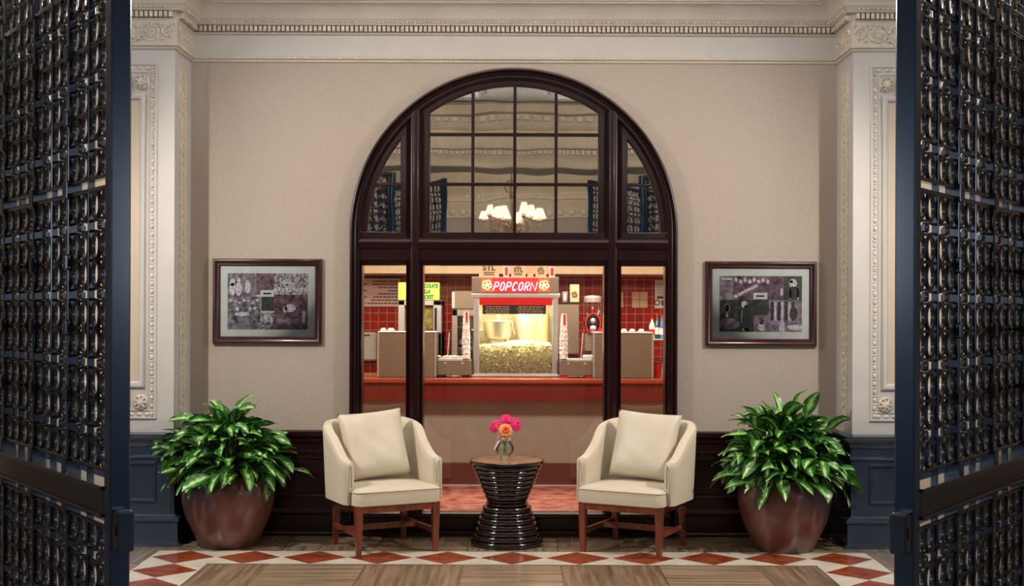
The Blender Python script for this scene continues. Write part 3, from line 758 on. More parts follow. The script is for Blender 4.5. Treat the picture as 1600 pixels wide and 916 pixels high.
def pillow(label, chair, roll, dx):
    b = MB(); N = 22; Wd, Hh, T = .235, .235, .082; vs = []
    for sgn in (1, -1):
        for j in range(N+1):
            for i in range(N+1):
                u = -1+2*i/N; v = -1+2*j/N
                t = T*((1-u**4)**.55)*((1-v**4)**.55)*(1-.18*v)
                pin = 1-.055*(1-v*v)*abs(u)**3; pin2 = 1-.05*(1-u*u)*abs(v)**3
                wr = .004*sin(7*u+3*v)*sin(5*v)*(1-u*u)*(1-v*v)
                vs.append((u*Wd*pin, -sgn*(t+wr), v*Hh*pin2))
    m = N+1
    fs = [(k*m*m+j*m+i, k*m*m+j*m+i+1, k*m*m+(j+1)*m+i+1, k*m*m+(j+1)*m+i) for k in (0, 1) for j in range(N) for i in range(N)]
    b.add(vs, fs)
    o = b.build('pillow', 'pillow', None, 'all'); tag(o, label, 'pillow', 'cream pillows on the armchairs')
    mt = Matrix.Translation(chair.location) @ Matrix.Rotation(chair.rotation_euler.z, 4, 'Z') @ Matrix.Translation((dx, .125, .695)) @ Matrix.Rotation(R(-17), 4, 'X') @ Matrix.Rotation(R(roll), 4, 'Y')
    o.matrix_world = mt; return o
CA = math.atan2(.25, .5)
ch1 = armchair('cream tub armchair with wooden legs left of the round table', (-.880, 8.500, 0), R(27))
pillow('square cream pillow in the chair left of the table', ch1, -4, -.02)
ch2 = armchair('cream tub armchair with wooden legs right of the round table', (.835, 8.495, 0), R(-27))
pillow('square cream pillow in the chair right of the table', ch2, 3, .02)

# ================================================================== TABLE, VASE, FLOWERS
TX, TY, TH = -.040, 8.67, .584
tb = thing('side_table', 'round black hourglass side table with stacked rings', 'table', (TX, TY, 0))
def rings_prof(z0, z1, r0, r1, n, sq=1.0):
    pr = []
    for k in range(n):
        za = z0+(z1-z0)*k/n; zb3 = z0+(z1-z0)*(k+1)/n; t = (k+.5)/n; r = r0+(r1-r0)*(t**sq); h = (zb3-za)
        pr += [(r-.016, za+.001), (r-.005, za+h*.10), (r, za+h*.3), (r, za+h*.7), (r-.005, za+h*.9), (r-.016, zb3-.001)]
    return pr
b = MB(); b.lathe([(0, 0), (.22, 0)]+rings_prof(.0, .268, .262, .165, 7, .85)+[(0, .268)], n=56); b.build('ringed_base', 'table', tb, True)
b = MB(); b.lathe([(0, .268), (.13, .268)]+rings_prof(.268, .318, .150, .140, 2)+[(0, .318)], n=56); b.build('waist', 'table', tb, True)
b = MB(); b.lathe([(0, .318), (.12, .318)]+rings_prof(.318, .560, .146, .248, 7, .95)+[(0, .56)], n=56); b.build('ringed_bowl', 'table', tb, True)
b = MB(); b.lathe([(.2, .560), (.252, .560), (.260, .566), (.260, .580), (.256, .584), (.244, .584)], n=64); b.build('rim', 'table', tb, True)
b = MB(); b.lathe([(0, .5835), (.246, .5835)], n=64); b.build('table_top', 'tabletop', tb)
VX, VY = TX-.015, TY-.02
vs_ = thing('glass_vase', 'clear round glass vase with a pale ribbon on the table', 'vase', (VX, VY, TH))
b = MB(); b.lathe([(0, .002), (.034, .002), (.036, .010), (.030, .018), (.040, .028), (.058, .050), (.064, .075), (.060, .100), (.046, .125), (.034, .140), (.031, .155), (.040, .172), (.038, .172), (.029, .156), (.031, .141), (.043, .124), (.057, .099), (.061, .075), (.055, .051), (.038, .030), (0, .022)], n=36)
b.build('vase_body', 'vase_glass', vs_, 'all')
b = MB(); b.lathe([(0, .024), (.037, .031), (.054, .052), (.060, .075), (.056, .098), (.048, .11), (0, .11)], n=32); b.build('water', 'water', vs_, 'all')
b = MB(); b.lathe([(.0345, .134), (.038, .140), (.0365, .150), (.034, .157)], n=24)
b.tube([(-.02, -.034, .145), (-.045, -.045, .13), (-.060, -.045, .10), (-.075, -.04, .075)], [.004, .009, .007, .003], 5)
b.tube([(-.01, -.036, .145), (.02, -.045, .16), (.035, -.045, .15), (.01, -.038, .145)], [.003, .008, .008, .003], 5)
b.tube([(-.015, -.036, .145), (-.045, -.048, .165), (-.05, -.046, .15), (-.015, -.038, .145)], [.003, .008, .008, .003], 5)
b.build('ribbon', 'ribbon', vs_, True)
def gerbera(label, off, face, m, rad, seed):
    random.seed(seed)
    g = thing('gerbera', label, 'flower', (VX, VY, TH)); c = Vector(off); fd = Vector(face).normalized(); q = fd.to_track_quat('Z', 'Y').to_matrix()
    b = MB()
    for ly, (n_, r_, lift) in enumerate(((21, rad, .002), (18, rad*.84, .010), (13, rad*.56, .016))):
        for k in range(n_):
            a = 2*PI*(k+.5*ly)/n_+random.uniform(-.04, .04); rr_ = r_*random.uniform(.93, 1.04); w_ = rad*.17
            for (t0, t1, w0, w1) in ((.15, .5, .4, 1), (.5, .85, 1, .95), (.85, 1, .95, .25)):
                P = []
                for t, ww in ((t0, w0), (t1, w1)):
                    for u in (-1, 1):
                        z = lift+.012*sin(t*PI)*1.0-(.010*t*t if ly == 0 else 0)
                        P.append(c+q @ Vector((rr_*t*cos(a)-u*w_*ww*.5*sin(a), rr_*t*sin(a)+u*w_*ww*.5*cos(a), z)))
                b.add(P, [(0, 1, 3, 2)], 1 if ly == 2 else 0)
    b.build('petals', [m, 'petal_pink' if m == 'petal_pink' else 'petal_red'], g)
    b = MB(); b.ball((0, 0, 0), (rad*.26, rad*.26, .012), 0, 12, 6); b.v = [tuple(c+q @ (Vector(v)+Vector((0, 0, .012)))) for v in b.v]
    b.build('flower_centre', 'flower_eye', g, 'all')
    b = MB(); base = Vector((c.x*-.25, c.y*-.2, .03)); neck = Vector((c.x*.25, c.y*.25, .15)); b.tube([base, (base+neck)/2, neck, (neck+c)/2+Vector((0, 0, .005)), c-fd*.004], [.0035, .0035, .003, .003, .006], 6)
    b.build('stem', 'leaf_green', g, 'all')
gerbera('magenta gerbera on the left side of the bouquet', (-.066, -.005, .232), (-.75, -.75, .45), 'petal_pink', .057, 1)
gerbera('magenta gerbera at the top middle of the bouquet', (.008, .010, .270), (.0, -.9, .45), 'petal_pink', .053, 2)
gerbera('magenta gerbera on the right side of the bouquet', (.074, .0, .246), (.7, -.7, .35), 'petal_pink', .056, 3)
gerbera('peach orange gerbera low at the front of the bouquet', (.004, -.055, .208), (.10, -1, .30), 'petal_orange', .056, 4)
b = MB()
for k in range(9):
    a = R(150+k*20); r_ = .055+.02*(k % 3)
    tip = Vector((r_*cos(a)*1.1, r_*sin(a)*.7-.01, .185+.02*(k % 2))); mid = tip*.55+Vector((0, 0, .085))
    s_ = Vector((-sin(a), cos(a), 0))*.010
    b.add([(0, 0, .15), mid+s_, tip, mid-s_], [(0, 1, 2, 3)])
o = b.build('greenery_sprig', 'leaf_green', None, False, (VX, VY, TH)); tag(o, 'small green leaves around the vase neck below the blooms', 'leaves')

# ================================================================== FRAMED PICTURES
def picture(label, x0, x1, z0, z1, kind):
    Y = YW-.002; g = thing('picture_frame', label, 'picture', ((x0+x1)/2, Y, (z0+z1)/2), 0, 'framed photographs on the wall')
    hx, hz = (x1-x0)/2, (z1-z0)/2; f = lambda a, c, h: (a, -h, c)
    b = MB(); b.sweep([(-hx, -hz), (-hx, hz), (hx, hz), (hx, -hz)], [(0, 0), (0, .026), (.006, .034), (.016, .036), (.026, .028), (.034, .026), (.042, .028), (.050, .020), (.054, .012), (.054, 0)], f, True)
    b.build('frame', 'frame_wood', g, True)
    b = MB(); b.box(-hx+.05, hx-.05, -.010, 0, -hz+.05, hz-.05); b.build('mount', 'mat_board', g)
    px, pz = hx-.105, hz-.105; b = MB(); y = -.0115
    def rc(a0, a1, c0, c1, mi, dy=0): b.box(-px+2*px*a0, -px+2*px*a1, y-dy, -.0102, -pz+2*pz*c0, -pz+2*pz*c1, mi)
    def el(cx, cz, rx, rz_, mi, dy=.0006):
        b.prism([(-px+2*px*cx+rx*cos(2*PI*k/12), -pz+2*pz*cz+rz_*sin(2*PI*k/12)) for k in range(12)], .0115, .0115+dy, f, mi)
    if kind == 0:
        rc(0, .2, .58, 1, 0); rc(.2, .36, .58, 1, 3); rc(.36, .58, .62, 1, 1); rc(.58, 1, .62, 1, 2)
        rc(0, .41, 0, .58, 0); rc(.41, .58, 0, .30, 2); rc(.58, 1, 0, .62, 1)
        rc(0, .41, 0, .12, 3, .0004); rc(.42, .58, .33, .58, 4)
        for (cx, cz, rx, rz_) in ((.06, .84, .018, .03), (.06, .72, .022, .045), (.14, .88, .014, .02), (.14, .72, .024, .05), (.25, .76, .02, .05)): el(cx, cz, rx, rz_, 5)
        for k in range(7): el(.04+.055*k, .52-.02*(k % 3), .012, .010, 5)
        for (cx, cz, rx, rz_) in ((.18, .27, .055, .016), (.12, .36, .014, .016), (.28, .37, .012, .014), (.34, .38, .012, .012), (.47, .22, .012, .02), (.55, .17, .012, .02), (.95, .22, .014, .05), (.78, .38, .04, .03), (.72, .36, .015, .025)): el(cx, cz, rx, rz_, 5)
        for k in range(9): el(.6+.046*k, .70+.02*(k % 2), .018, .014, 5)
        el(.76, .83, .055, .006, 5); el(.70, .86, .008, .012, 5)
        for k in range(3): el(.66+.1*k, .15, .03, .022, 3)
    else:
        rc(0, .17, .57, 1, 3); rc(.17, .78, .57, 1, 1); rc(.78, 1, .57, 1, 4)
        rc(0, .42, 0, .57, 4); rc(.42, .60, .3, .57, 4); rc(.42, .6, 0, .3, 3); rc(.6, 1, 0, .57, 3)
        for k in range(3): rc(.02+.05*k, .045+.05*k, .62, .88, 3, .0003)
        rc(.02, .15, .93, .96, 5, .0004)
        for k in range(4): rc(.62+.085*k, .655+.085*k, .2, .54, 6, .0004)
        for k in range(3): rc(.665+.085*k, .69+.085*k, .2, .54, 5, .0004)
        rc(.60, .76, .62, .78, 1, .0006); rc(.74, .77, .65, .78, 5, .0008)
        for k in range(8): el(.2+.055*k, .93-.03*(k % 2), .013, .016, 5)
        for k in range(7): el(.2+.04*k, .64+.03*k, .016, .012, 5)
        for (cx, cz, rx, rz_, mi) in ((.89, .87, .030, .034, 5), (.87, .90, .014, .01, 6), (.90, .70, .05, .045, 6), (.86, .68, .008, .04, 5), (.95, .67, .008, .04, 5), (.945, .77, .01, .01, 5),
                                   (.09, .42, .024, .036, 3), (.09, .42, .016, .026, 4), (.09, .30, .006, .02, 5), (.12, .14, .075, .04, 3), (.30, .49, .022, .026, 5), (.33, .24, .035, .10, 6), (.275, .27, .005, .05, 5), (.32, .04, .025, .012, 5),
                                   (.51, .20, .018, .03, 1), (.51, .09, .026, .03, 5), (.76, .08, .02, .05, 5), (.92, .08, .06, .02, 5), (.9, .33, .03, .05, 4)): el(cx, cz, rx, rz_, mi)
    rc(.41, .58, .585, .70, 7, .0012); rc(.445, .545, .625, .655, 6, .0016)
    b.build('photo_collage', ['photo0', 'photo1', 'photo2', 'photo3', 'photo4', 'fig_pale', 'fig_dark', 'mat_board'], g)
    b = MB(); b.add([(-hx+.05, -.0145, -hz+.05), (hx-.05, -.0145, -hz+.05), (hx-.05, -.0145, hz-.05), (-hx+.05, -.0145, hz-.05)], [(0, 1, 2, 3)]); b.build('glazing', 'glass', g)
picture('mahogany framed collage of banquet photographs on the wall left', PX(333.5, 9), PX(504, 9), PZ(539, 9), PZ(406, 9), 0)
picture('mahogany framed collage with portrait photographs on the wall right', PX(1101, 9), PX(1275, 9), PZ(540, 9), PZ(407.5, 9), 1)

# ================================================================== CHANDELIER (seen in the mirror)
CX, CY, CZ = -.06, .8, 2.85
cd = thing('chandelier', 'gilt chandelier with eight cream shades mirrored in the arch', 'chandelier', (CX, CY, CZ))
b = MB(); b.lathe([(0, -.22), (.03, -.20), (.045, -.15), (.02, -.10), (.05, -.04), (.055, 0), (.02, .05), (.016, .30), (.03, .36), (.012, .40), (.010, .62), (0, .62)], n=20); b.build('stem', 'gilt', cd, True)
b = MB(); b.tube([(0, 0, .60), (0, 0, 1.74)], .008, 6); b.tube([(0.075*cos(a), 0, .50+.09*sin(a)) for a in [2*PI*k/16 for k in range(16)]], .008, 6, 0, True); b.tube([(0, .075*cos(a), .50+.09*sin(a)) for a in [2*PI*k/16 for k in range(16)]], .008, 6, 0, True)
b.build('chain', 'gilt', cd, True)
for k in range(8):
    a = 2*PI*(k+.3)/8; rr_ = .40 if k % 2 == 0 else .33; up = .03 if k % 2 == 0 else .09; c, s_ = cos(a), sin(a)
    f = lambda r_, z: (r_*c, r_*s_, z)
    pts = [(.03, 0), (.08, -.09), (.16, -.13), (.25, -.10), (.30, -.02), (.27, .05), (.21, .04), (.20, -.01), (.24, -.03)]
    b = MB(); b.tube([f(*p) for p in pts], [.009]*6+[.008, .007, .006], 6)
    b.tube([f(.25, -.10), f(.33, -.12), f(rr_, -.05), f(rr_, up)], .008, 6)
    b.lathe([(0, up-.01), (.035, up), (.04, up+.01), (.015, up+.02), (.012, up+.06), (0, up+.06)], (rr_*c, rr_*s_, 0), 12)
    ar = b.build('arm', 'gilt', cd, True)
    b = MB(); b.lathe([(.080, up+.04), (.038, up+.16)], (rr_*c, rr_*s_, 0), 20); b.lathe([(.078, up+.041), (.036, up+.161)], (rr_*c, rr_*s_, 0), 20); b.build('lamp_shade', 'shade', ar, True)

# ================================================================== SHOP
YC = 11.5; ZT = 1.0
M['plinth_red'] = mat('dull red plinth', (.11, .022, .012), .35, coat=.2)
co = thing('counter', 'long red mahogany counter behind the shop window', 'counter', (0, 0, 0))
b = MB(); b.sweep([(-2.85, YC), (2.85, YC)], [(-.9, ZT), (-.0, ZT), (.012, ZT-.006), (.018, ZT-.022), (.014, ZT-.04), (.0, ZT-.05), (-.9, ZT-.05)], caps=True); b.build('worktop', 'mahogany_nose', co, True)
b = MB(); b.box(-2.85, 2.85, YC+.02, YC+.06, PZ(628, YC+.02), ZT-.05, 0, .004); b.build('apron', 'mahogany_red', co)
b = MB(); b.box(-2.85, 2.85, YC+.16, YC+.8, .20, ZT-.05); b.build('front_panel', 'counter_panel', co)
b = MB(); b.box(-2.85, 2.85, YC+.13, YC+.82, .002, .205, 0, .01); b.build('plinth', 'plinth_red', co)
# popcorn machine
YM = 11.75; xa, xb = PX(740, YM), PX(872, YM); mx = (xa+xb)/2; hw = (xb-xa)/2
pm = thing('popcorn_machine', 'steel popcorn machine full of popcorn with a neon sign', 'popcorn machine', (mx, YM, ZT))
zc_ = PZ(458, YM)-ZT; zt_ = PZ(433, YM)-ZT; dp = .62
b = MB(); b.box(-hw, hw, -.01, dp, .0, .035, 0, .006); b.box(-hw-.02, hw+.02, -.03, -.0, .004, .02, 0, .004); b.build('base', 'aluminium', pm)
b = MB()
for s in (-1, 1):
    b.box(min(s*hw, s*(hw-.055)), max(s*hw, s*(hw-.055)), 0, .05, .03, zc_-.03, 0, .008); b.box(min(s*hw, s*(hw-.05)), max(s*hw, s*(hw-.05)), dp-.05, dp, .03, zc_-.03)
    b.box(min(s*(hw-.03), s*(hw-.015)), max(s*(hw-.03), s*(hw-.015)), -.006, .0, .04, zc_-.04, 0, .004)
b.box(-hw-.015, hw+.015, -.02, dp, zc_-.045, zc_, 0, .006); b.box(-hw-.02, hw+.02, -.028, -.02, zc_-.03, zc_-.008, 0, .004)
b.build('frame', 'aluminium', pm)
b = MB(); b.box(-hw+.03, hw-.03, dp-.03, dp-.01, .03, zc_-.04); b.box(-hw+.01, -hw+.02, .05, dp-.05, .03, zc_-.05); b.box(hw-.02, hw-.01, .05, dp-.05, .03, zc_-.05); b.build('back_panel', 'steel_drum', pm)
b = MB(); b.box(-hw+.055, hw-.055, -.008, .006, zc_-.115, zc_-.045, 0, .004); b.box(-hw+.055, hw-.055, -.014, -.006, zc_-.085, zc_-.075, 0, .002); b.build('red_header', 'red_trim', pm)
b = MB(); xl, xr_ = PX(754, YM)-mx, PX(853, YM)-mx; zl0, zl1 = PZ(491, YM)-ZT, PZ(474, YM)-ZT
b.box(xl, xr_, .008, .011, zl0, zl1)
lb = b.build('notice_strip', 'black', pm)
b = MB(); random.seed(5)
for col_ in (0, 1):
    for r_ in range(5):
        x = xl+.02+col_*(xr_-xl)/2+random.uniform(0, .02); e = xl+(col_+1)*(xr_-xl)/2-.02-random.uniform(0, .03); z = zl1-.014-r_*.020
        while x < e: w_ = random.uniform(.012, .035); b.box(x, min(e, x+w_), .0062, .008, z-.0028, z+.0028); x += w_+.009
b.build('notice_lettering', 'paper', lb)
b = MB(); b.add([(-hw+.055, .014, .035), (hw-.055, .014, .035), (hw-.055, .014, zc_-.045), (-hw+.055, .014, zc_-.045)], [(0, 1, 2, 3)]); b.build('glass_door', 'glass', pm)
b = MB(); kx = PX(778, YM)-mx; kz = PZ(520, YM)-ZT
b.lathe([(0, -.07), (.10, -.07), (.125, -.05), (.14, .04), (.145, .10), (.15, .105), (.13, .11), (.0, .12)], (kx, .28, kz), 28); b.lathe([(.02, .11), (.02, .30)], (kx, .28, kz), 10)
b.box(kx-.07, kx+.05, .2, .36, kz-.14, kz-.07); b.tube([(kx-.15, .28, kz+.02), (kx-.26, .28, kz+.02)], .012, 8); b.tube([(kx+.12, .2, kz+.1), (kx+.16, .2, kz-.02)], .008, 6)
b.build('kettle', 'steel', pm, True)
b = MB(); b.lathe([(.165, -.10), (.165, .2)], (PX(833, YM)-mx, .38, kz), 28); b.lathe([(.17, -.11), (.17, -.095), (0, -.095)], (PX(833, YM)-mx, .38, kz), 28); b.build('drum', 'steel_drum', pm, True)
b = MB(); ph = PZ(541, YM)-ZT; b.box(-hw+.06, hw-.06, .072, dp-.06, .035, ph-.02); random.seed(3)
x = -hw+.062
while x < hw-.06:
    z = .045
    while z < ph+.012:
        r_ = random.uniform(.0105, .0155)
        cx, cy_, cz = x+random.uniform(-.006, .006), .034+random.uniform(-.010, .012), z+random.uniform(-.006, .006)
        b.ball((cx, cy_, cz), (r_, r_, r_*.9), 0, 6, 4, .3); b.ball((cx+random.uniform(-.01, .01), cy_-.003, cz+random.uniform(-.01, .01)), r_*.62, 1, 5, 4, .3)
        z += .019
    x += .020
for k in range(520):
    x = random.uniform(-hw+.065, hw-.065); y = random.uniform(.03, .45); r_ = random.uniform(.011, .017)
    b.ball((x, y, ph-.01+.02*sin(x*7+1)+random.uniform(0, .02)+.05*y), (r_, r_, r_*.8), 1, 6, 4, .3)
M['corn_pale'] = mat('pale popcorn', (.92, .86, .62), .6)
pc = b.build('popcorn', ['corn', 'corn_pale'], pm, 'all', weld=False); pc['kind'] = 'stuff'
sg = MB(); sg.box(PX(737, YM)-mx, PX(873, YM)-mx, -.02, .30, zc_, zt_, 0, .004); sgo = sg.build('sign_box', 'steel_matt', pm)
b = MB(); sx0, sx1 = PX(769, YM)-mx, PX(841, YM)-mx; b.box(PX(752, YM)-mx, PX(859, YM)-mx, -.026, -.02, zc_+.008, zt_-.012, 1); b.box(sx0, sx1, -.029, -.024, zc_+.006, zt_-.010)
M['sign_orange'] = mat('orange lit sign end', (.35, .10, .02), .4, emit=((1, .22, .03), .45))
b.build('sign_face', ['sign_red', 'sign_orange'], sgo)
b = MB(); hh = .078; wl = .046; zb4 = zc_+.022
ST = {'P': [[(0, 0), (.08, .6), (.12, 1), (.75, 1), (.95, .78), (.8, .5), (.15, .45)]],
      'O': [[(.5, 0), (.12, .2), (.1, .8), (.5, 1), (.85, .8), (.88, .2), (.5, 0)]],
      'C': [[(.92, .82), (.6, 1), (.2, .85), (.08, .4), (.3, .05), (.65, 0), (.9, .18)]],
      'R': [[(.05, 0), (.1, 1), (.7, 1), (.9, .75), (.6, .5), (.15, .45)], [(.45, .47), (.85, 0)]],
      'N': [[(.02, 0), (-.05, 1), (1.20, 0), (1.15, 1)]]}
for i, chh in enumerate('POPCORN'):
    x = sx0+.014+i*(sx1-sx0-.03)/7
    for stv in ST[chh]: b.tube([(x+p*wl*.92+q*.020-.006, -.036, zb4+q*hh) for p, q in stv], .0052, 6)
b.build('neon_lettering', 'neon_pink', sgo, 'all')
b = MB()
for fx in (761, 850):
    cxx = PX(fx, YM)-mx; czz = (zc_+zt_)/2-.002
    for (ox, oz, r_) in ((-.02, .018, .019), (.012, .024, .018), (.026, -.006, .017), (.002, -.024, .019), (-.026, -.012, .017)):
        b.tube([(cxx+ox+r_*cos(a), -.034, czz+oz+r_*sin(a)) for a in [2*PI*k/12 for k in range(12)]], .0042, 5, 0, True)
b.build('neon_flower', 'neon_white', sgo, 'all')
light('popcorn_warmer_lamp', 'AREA', (mx, YM+.13, ZT+zc_-.06), 20, (1, .86, .55), (mx, YM+.08, ZT), .55, .16)

# goods on top of the machine
ZM = ZT+zt_; YB = YM+.10
def stl_bag(label, pxa, pxb, z0, h, Y, small=False, rz=0):
    xa, xb = PX(pxa, Y), PX(pxb, Y); w_ = xb-xa; g = thing('paper_bag', label, 'bag', ((xa+xb)/2, Y, z0), rz)
    b = MB(); t = .045
    vs = [(-w_/2, -t, 0), (w_/2, -t, 0), (w_/2, t, 0), (-w_/2, t, 0), (-w_/2*1.03, -t*.9, h*.6), (w_/2*1.03, -t*.9, h*.6), (w_/2*1.03, t*.9, h*.6), (-w_/2*1.03, t*.9, h*.6), (-w_/2, -.01, h), (w_/2, -.01, h), (w_/2, .01, h), (-w_/2, .01, h)]
    b.add(vs, [(0, 3, 2, 1)]+[(j*4+i, j*4+(i+1) % 4, (j+1)*4+(i+1) % 4, (j+1)*4+i) for j in (0, 1) for i in range(4)]); b.build('bag_body', 'paper', g)
    sz = w_*.42; zz = h*.45 if small else (.088 if h > .25 else .068)
    text_mesh('lettering', 'STL', sz, 'ink', g, (0, -t-.003, zz), bold=.0012, ext=.002)
    b = MB(); b.tube([(-w_*.12, -t-.003, zz+sz*.45), (-w_*.06, -t-.003, zz+sz*.75), (0, -t-.003, zz+sz*.85), (w_*.06, -t-.003, zz+sz*.75), (w_*.12, -t-.003, zz+sz*.45)], w_*.02, 5)
    for r_ in (0, 1): b.box(-w_*.27, w_*.27, -t-.004, -t-.002, zz-sz*(.62+.24*r_), zz-sz*(.52+.24*r_))
    b.build('emblem', 'ink', g); return g
stl_bag('largest kraft paper bag, on the left end of the machine', 748.5, 779.5, ZM, .26, YB)
stl_bag('kraft paper bag standing on the middle of the popcorn machine', 798.5, 821, ZM, .20, YB)
stl_bag('kraft paper bag standing right of centre on the popcorn machine', 836.5, 853.5, ZM, .20, YB)
def carton(label, pxa, pxb, z0, h, Y, red, mbody='cup'):
    xa, xb = PX(pxa, Y), PX(pxb, Y); w_ = xb-xa; g = thing('popcorn_carton', label, 'carton', ((xa+xb)/2, Y, z0))
    b = MB(); w2 = w_*.42; d_ = .035
    vs = [(-w2, -d_*.8, 0), (w2, -d_*.8, 0), (w2, d_*.8, 0), (-w2, d_*.8, 0), (-w_/2, -d_, h), (w_/2, -d_, h), (w_/2, d_, h), (-w_/2, d_, h)]
    b.add(vs, [(0, 3, 2, 1), (4, 5, 6, 7)]+[(i, (i+1) % 4, 4+(i+1) % 4, 4+i) for i in range(4)]); b.build('carton_body', mbody, g)
    b = MB()
    if red:
        b.box(-w_*.18, w_*.24, -d_-.004, -d_+.004, h*.08, h*.42); b.box(-w_*.14, w_*.2, -d_-.004, -d_+.004, h*.5, h*.92)
    else:
        b.box(-w_*.25, w_*.25, -d_-.004, -d_+.004, h*.55, h*.70)
    b.build('printed_mark', 'red' if red else 'ink', g); return g
carton('narrow red printed popcorn carton between the two left bags', 785.5, 796, ZM, .22, YB, True)
carton('narrow plain carton between the two right bags', 823, 834, ZM, .21, YB, False, 'paper')
carton('narrow red printed popcorn carton on the machine\'s right end', 856.5, 867.5, ZM, .21, YB, True)

# bins beside the machine
def bin_(label, pxa, pxb, Y, zt, lid):
    xa, xb = PX(pxa, Y), PX(pxb, Y); cx = (xa+xb)/2; h_ = (xb-xa)/2; g = thing('steel_bin', label, 'bin', (cx, Y, ZT), 0, 'low steel bins beside the popcorn machine')
    b = MB(); b.box(-h_, h_, 0, .28, .022, zt-ZT, 0, .006); b.build('bin_body', 'steel_matt', g)
    for s in (-1, 1):
        b = MB(); b.box(s*h_*.72-.035, s*h_*.72+.035, .01, .25, 0, .024, 0, .004); b.build('foot', 'black' if lid else 'red', g)
        b = MB(); b.lathe([(0, .008), (.010, .006), (.012, 0)], (s*h_*.5, 0, (zt-ZT)*.80), 10, 0, 'y'); b.build('rivet', 'aluminium', g)
    b = MB(); b.box(-h_+.01, h_-.01, .01, .27, zt-ZT, zt-ZT+.012, 0, .004); b.build('lid', 'aluminium', g)
    return g
YBn = 11.62; zbt = PZ(563, YBn)
bin_('low steel bin on the counter left of the popcorn machine', 683, 736, YBn, zbt, True)
bin_('low steel bin on the counter right of the popcorn machine', 875, 928, YBn, zbt, False)
b = MB()
for k in range(26): b.ball((random.uniform(-.12, .12), random.uniform(-.06, .06), .006+random.uniform(0, .012)), (.02, .014, .010), 0, 6, 4, .3)
o = b.build('napkin_scraps', 'cup', None, True, (PX(706, 11.76), 11.76, zbt+.012)); tag(o, 'loose white napkins on the left steel bin', 'napkins'); o['kind'] = 'stuff'
b = MB(); b.box(-.05, .05, -.05, .05, 0, .035, 0, .008); tag(b.build('napkin_pack', 'cup', None, False, (PX(919, 11.76), 11.76, zbt+.0125)), 'white napkin pack on the right steel bin', 'napkins')
def tall_box(label, pxa, pxb, pyt):
    Y = 11.58; xa, xb = PX(pxa, Y), PX(pxb, Y); cx = (xa+xb)/2; h_ = (xb-xa)/2; zt = PZ(pyt, Y)-ZT
    g = thing('steel_cabinet', label, 'cabinet', (cx, Y, ZT), 0, 'large steel cabinets on the counter')
    b = MB(); b.box(-h_, h_, 0, .40, .0, zt, 0, .006); b.build('cabinet_body', 'steel_matt', g)
    b = MB(); b.box(-h_-.006, h_+.006, -.006, .41, zt, zt+.014, 0, .004)
    for s in (-1, 1): b.box(s*h_-.008, s*h_+.008, -.004, 0, .01, zt)
    b.build('edge_trim', 'aluminium', g); return cx, zt+ZT+.014
c1 = tall_box('wide brown steel cabinet at the left end of the counter', 591, 681, 521)
c2 = tall_box('wide brown steel cabinet at the right end of the counter', 928, 1020, 521)
for (px_, wd) in ((599, .05), (611, .06), (940, .04), (975, .05), (988, .05), (1002, .05)):
    b = MB(); b.box(-wd/2, wd/2, -.04, .04, 0, .02, 0, .004); b.box(-wd/3, wd/3, -.03, .03, .02, .03, 0, .003)
    tag(b.build('condiment_packet', 'cup' if px_ != 940 else 'red', None, False, (PX(px_, 11.7), 11.7, (c1 if px_ < 800 else c2)[1])), 'small packet, %s on top of the %s wide steel cabinet' % ({599: 'left one of two', 611: 'right one of two', 940: 'red and alone', 975: 'left of the white three', 988: 'middle of the white three', 1002: 'right of the white three'}[px_], 'left' if px_ < 800 else 'right'), 'packet', 'packets on the %s steel cabinet' % ('left' if px_ < 800 else 'right'))
# stacked cups
def cup_stack(px_, side, n_, pt):
    Y = 11.66; x = PX(px_, Y); z0 = zbt+.0125; top = PZ(pt, Y); step = (top-z0-.12)/(n_-1)
    for k in range(n_):
        t = k/(n_-1); r1 = .040 if k < n_-3 else .034-.001*(k-n_+3)
        red = k >= n_-2
        g = thing('paper_cup', ('upside-down paper cup with red print, %s of the stack %s of the machine' % ('topmost' if k == n_-1 else 'second from top', side)) if red else ('upside-down speckled paper cup, %s of the stack %s of the machine' % (('lowest', 'second from bottom', 'third from bottom', 'fourth from bottom', 'fourth from top', 'third from top')[k], side)), 'cup', (x, Y, z0+k*step), 0, 'paper cups stacked %s of the popcorn machine' % side)
        b = MB(); b.lathe([(r1-.002, 0), (r1+.002, .002), (r1+.001, .008), (r1, .01), (r1*.76, .12), (0, .12)], n=20); b.build('cup_body', 'cup', g, True)
        b = MB(); random.seed(k*7+px_)
        if red:
            for a0 in (-100, -78): 
                for j in range(4): a = R(a0+j*5.5); q = R(5.6); b.add([(r1*.95*cos(a), r1*.95*sin(a), .045), (r1*.95*cos(a+q), r1*.95*sin(a+q), .045), (r1*.82*cos(a+q), r1*.82*sin(a+q), .112), (r1*.82*cos(a), r1*.82*sin(a), .112)], [(0, 1, 2, 3)])
            b.v = [(x_*1.04, y_*1.04, z_) for x_, y_, z_ in b.v]
            b.build('printed_mark', 'red', g)
        else:
            for j in range(9):
                a = random.uniform(-PI, 0); z = random.uniform(.008, .052); rr_ = r1*(1-.24*z/.12)+.0012; l = .007; a2 = a+random.uniform(-.25, .25)
                b.tube([(rr_*cos(a), rr_*sin(a), z), (rr_*cos(a2), rr_*sin(a2), z+l)], .0032, 4, random.choice((0, 0, 0, 1)))
            b.build('speckle_print', ['ink', 'red'], g)
cup_stack(728.5, 'left', 8, 487); cup_stack(881, 'right', 8, 490)
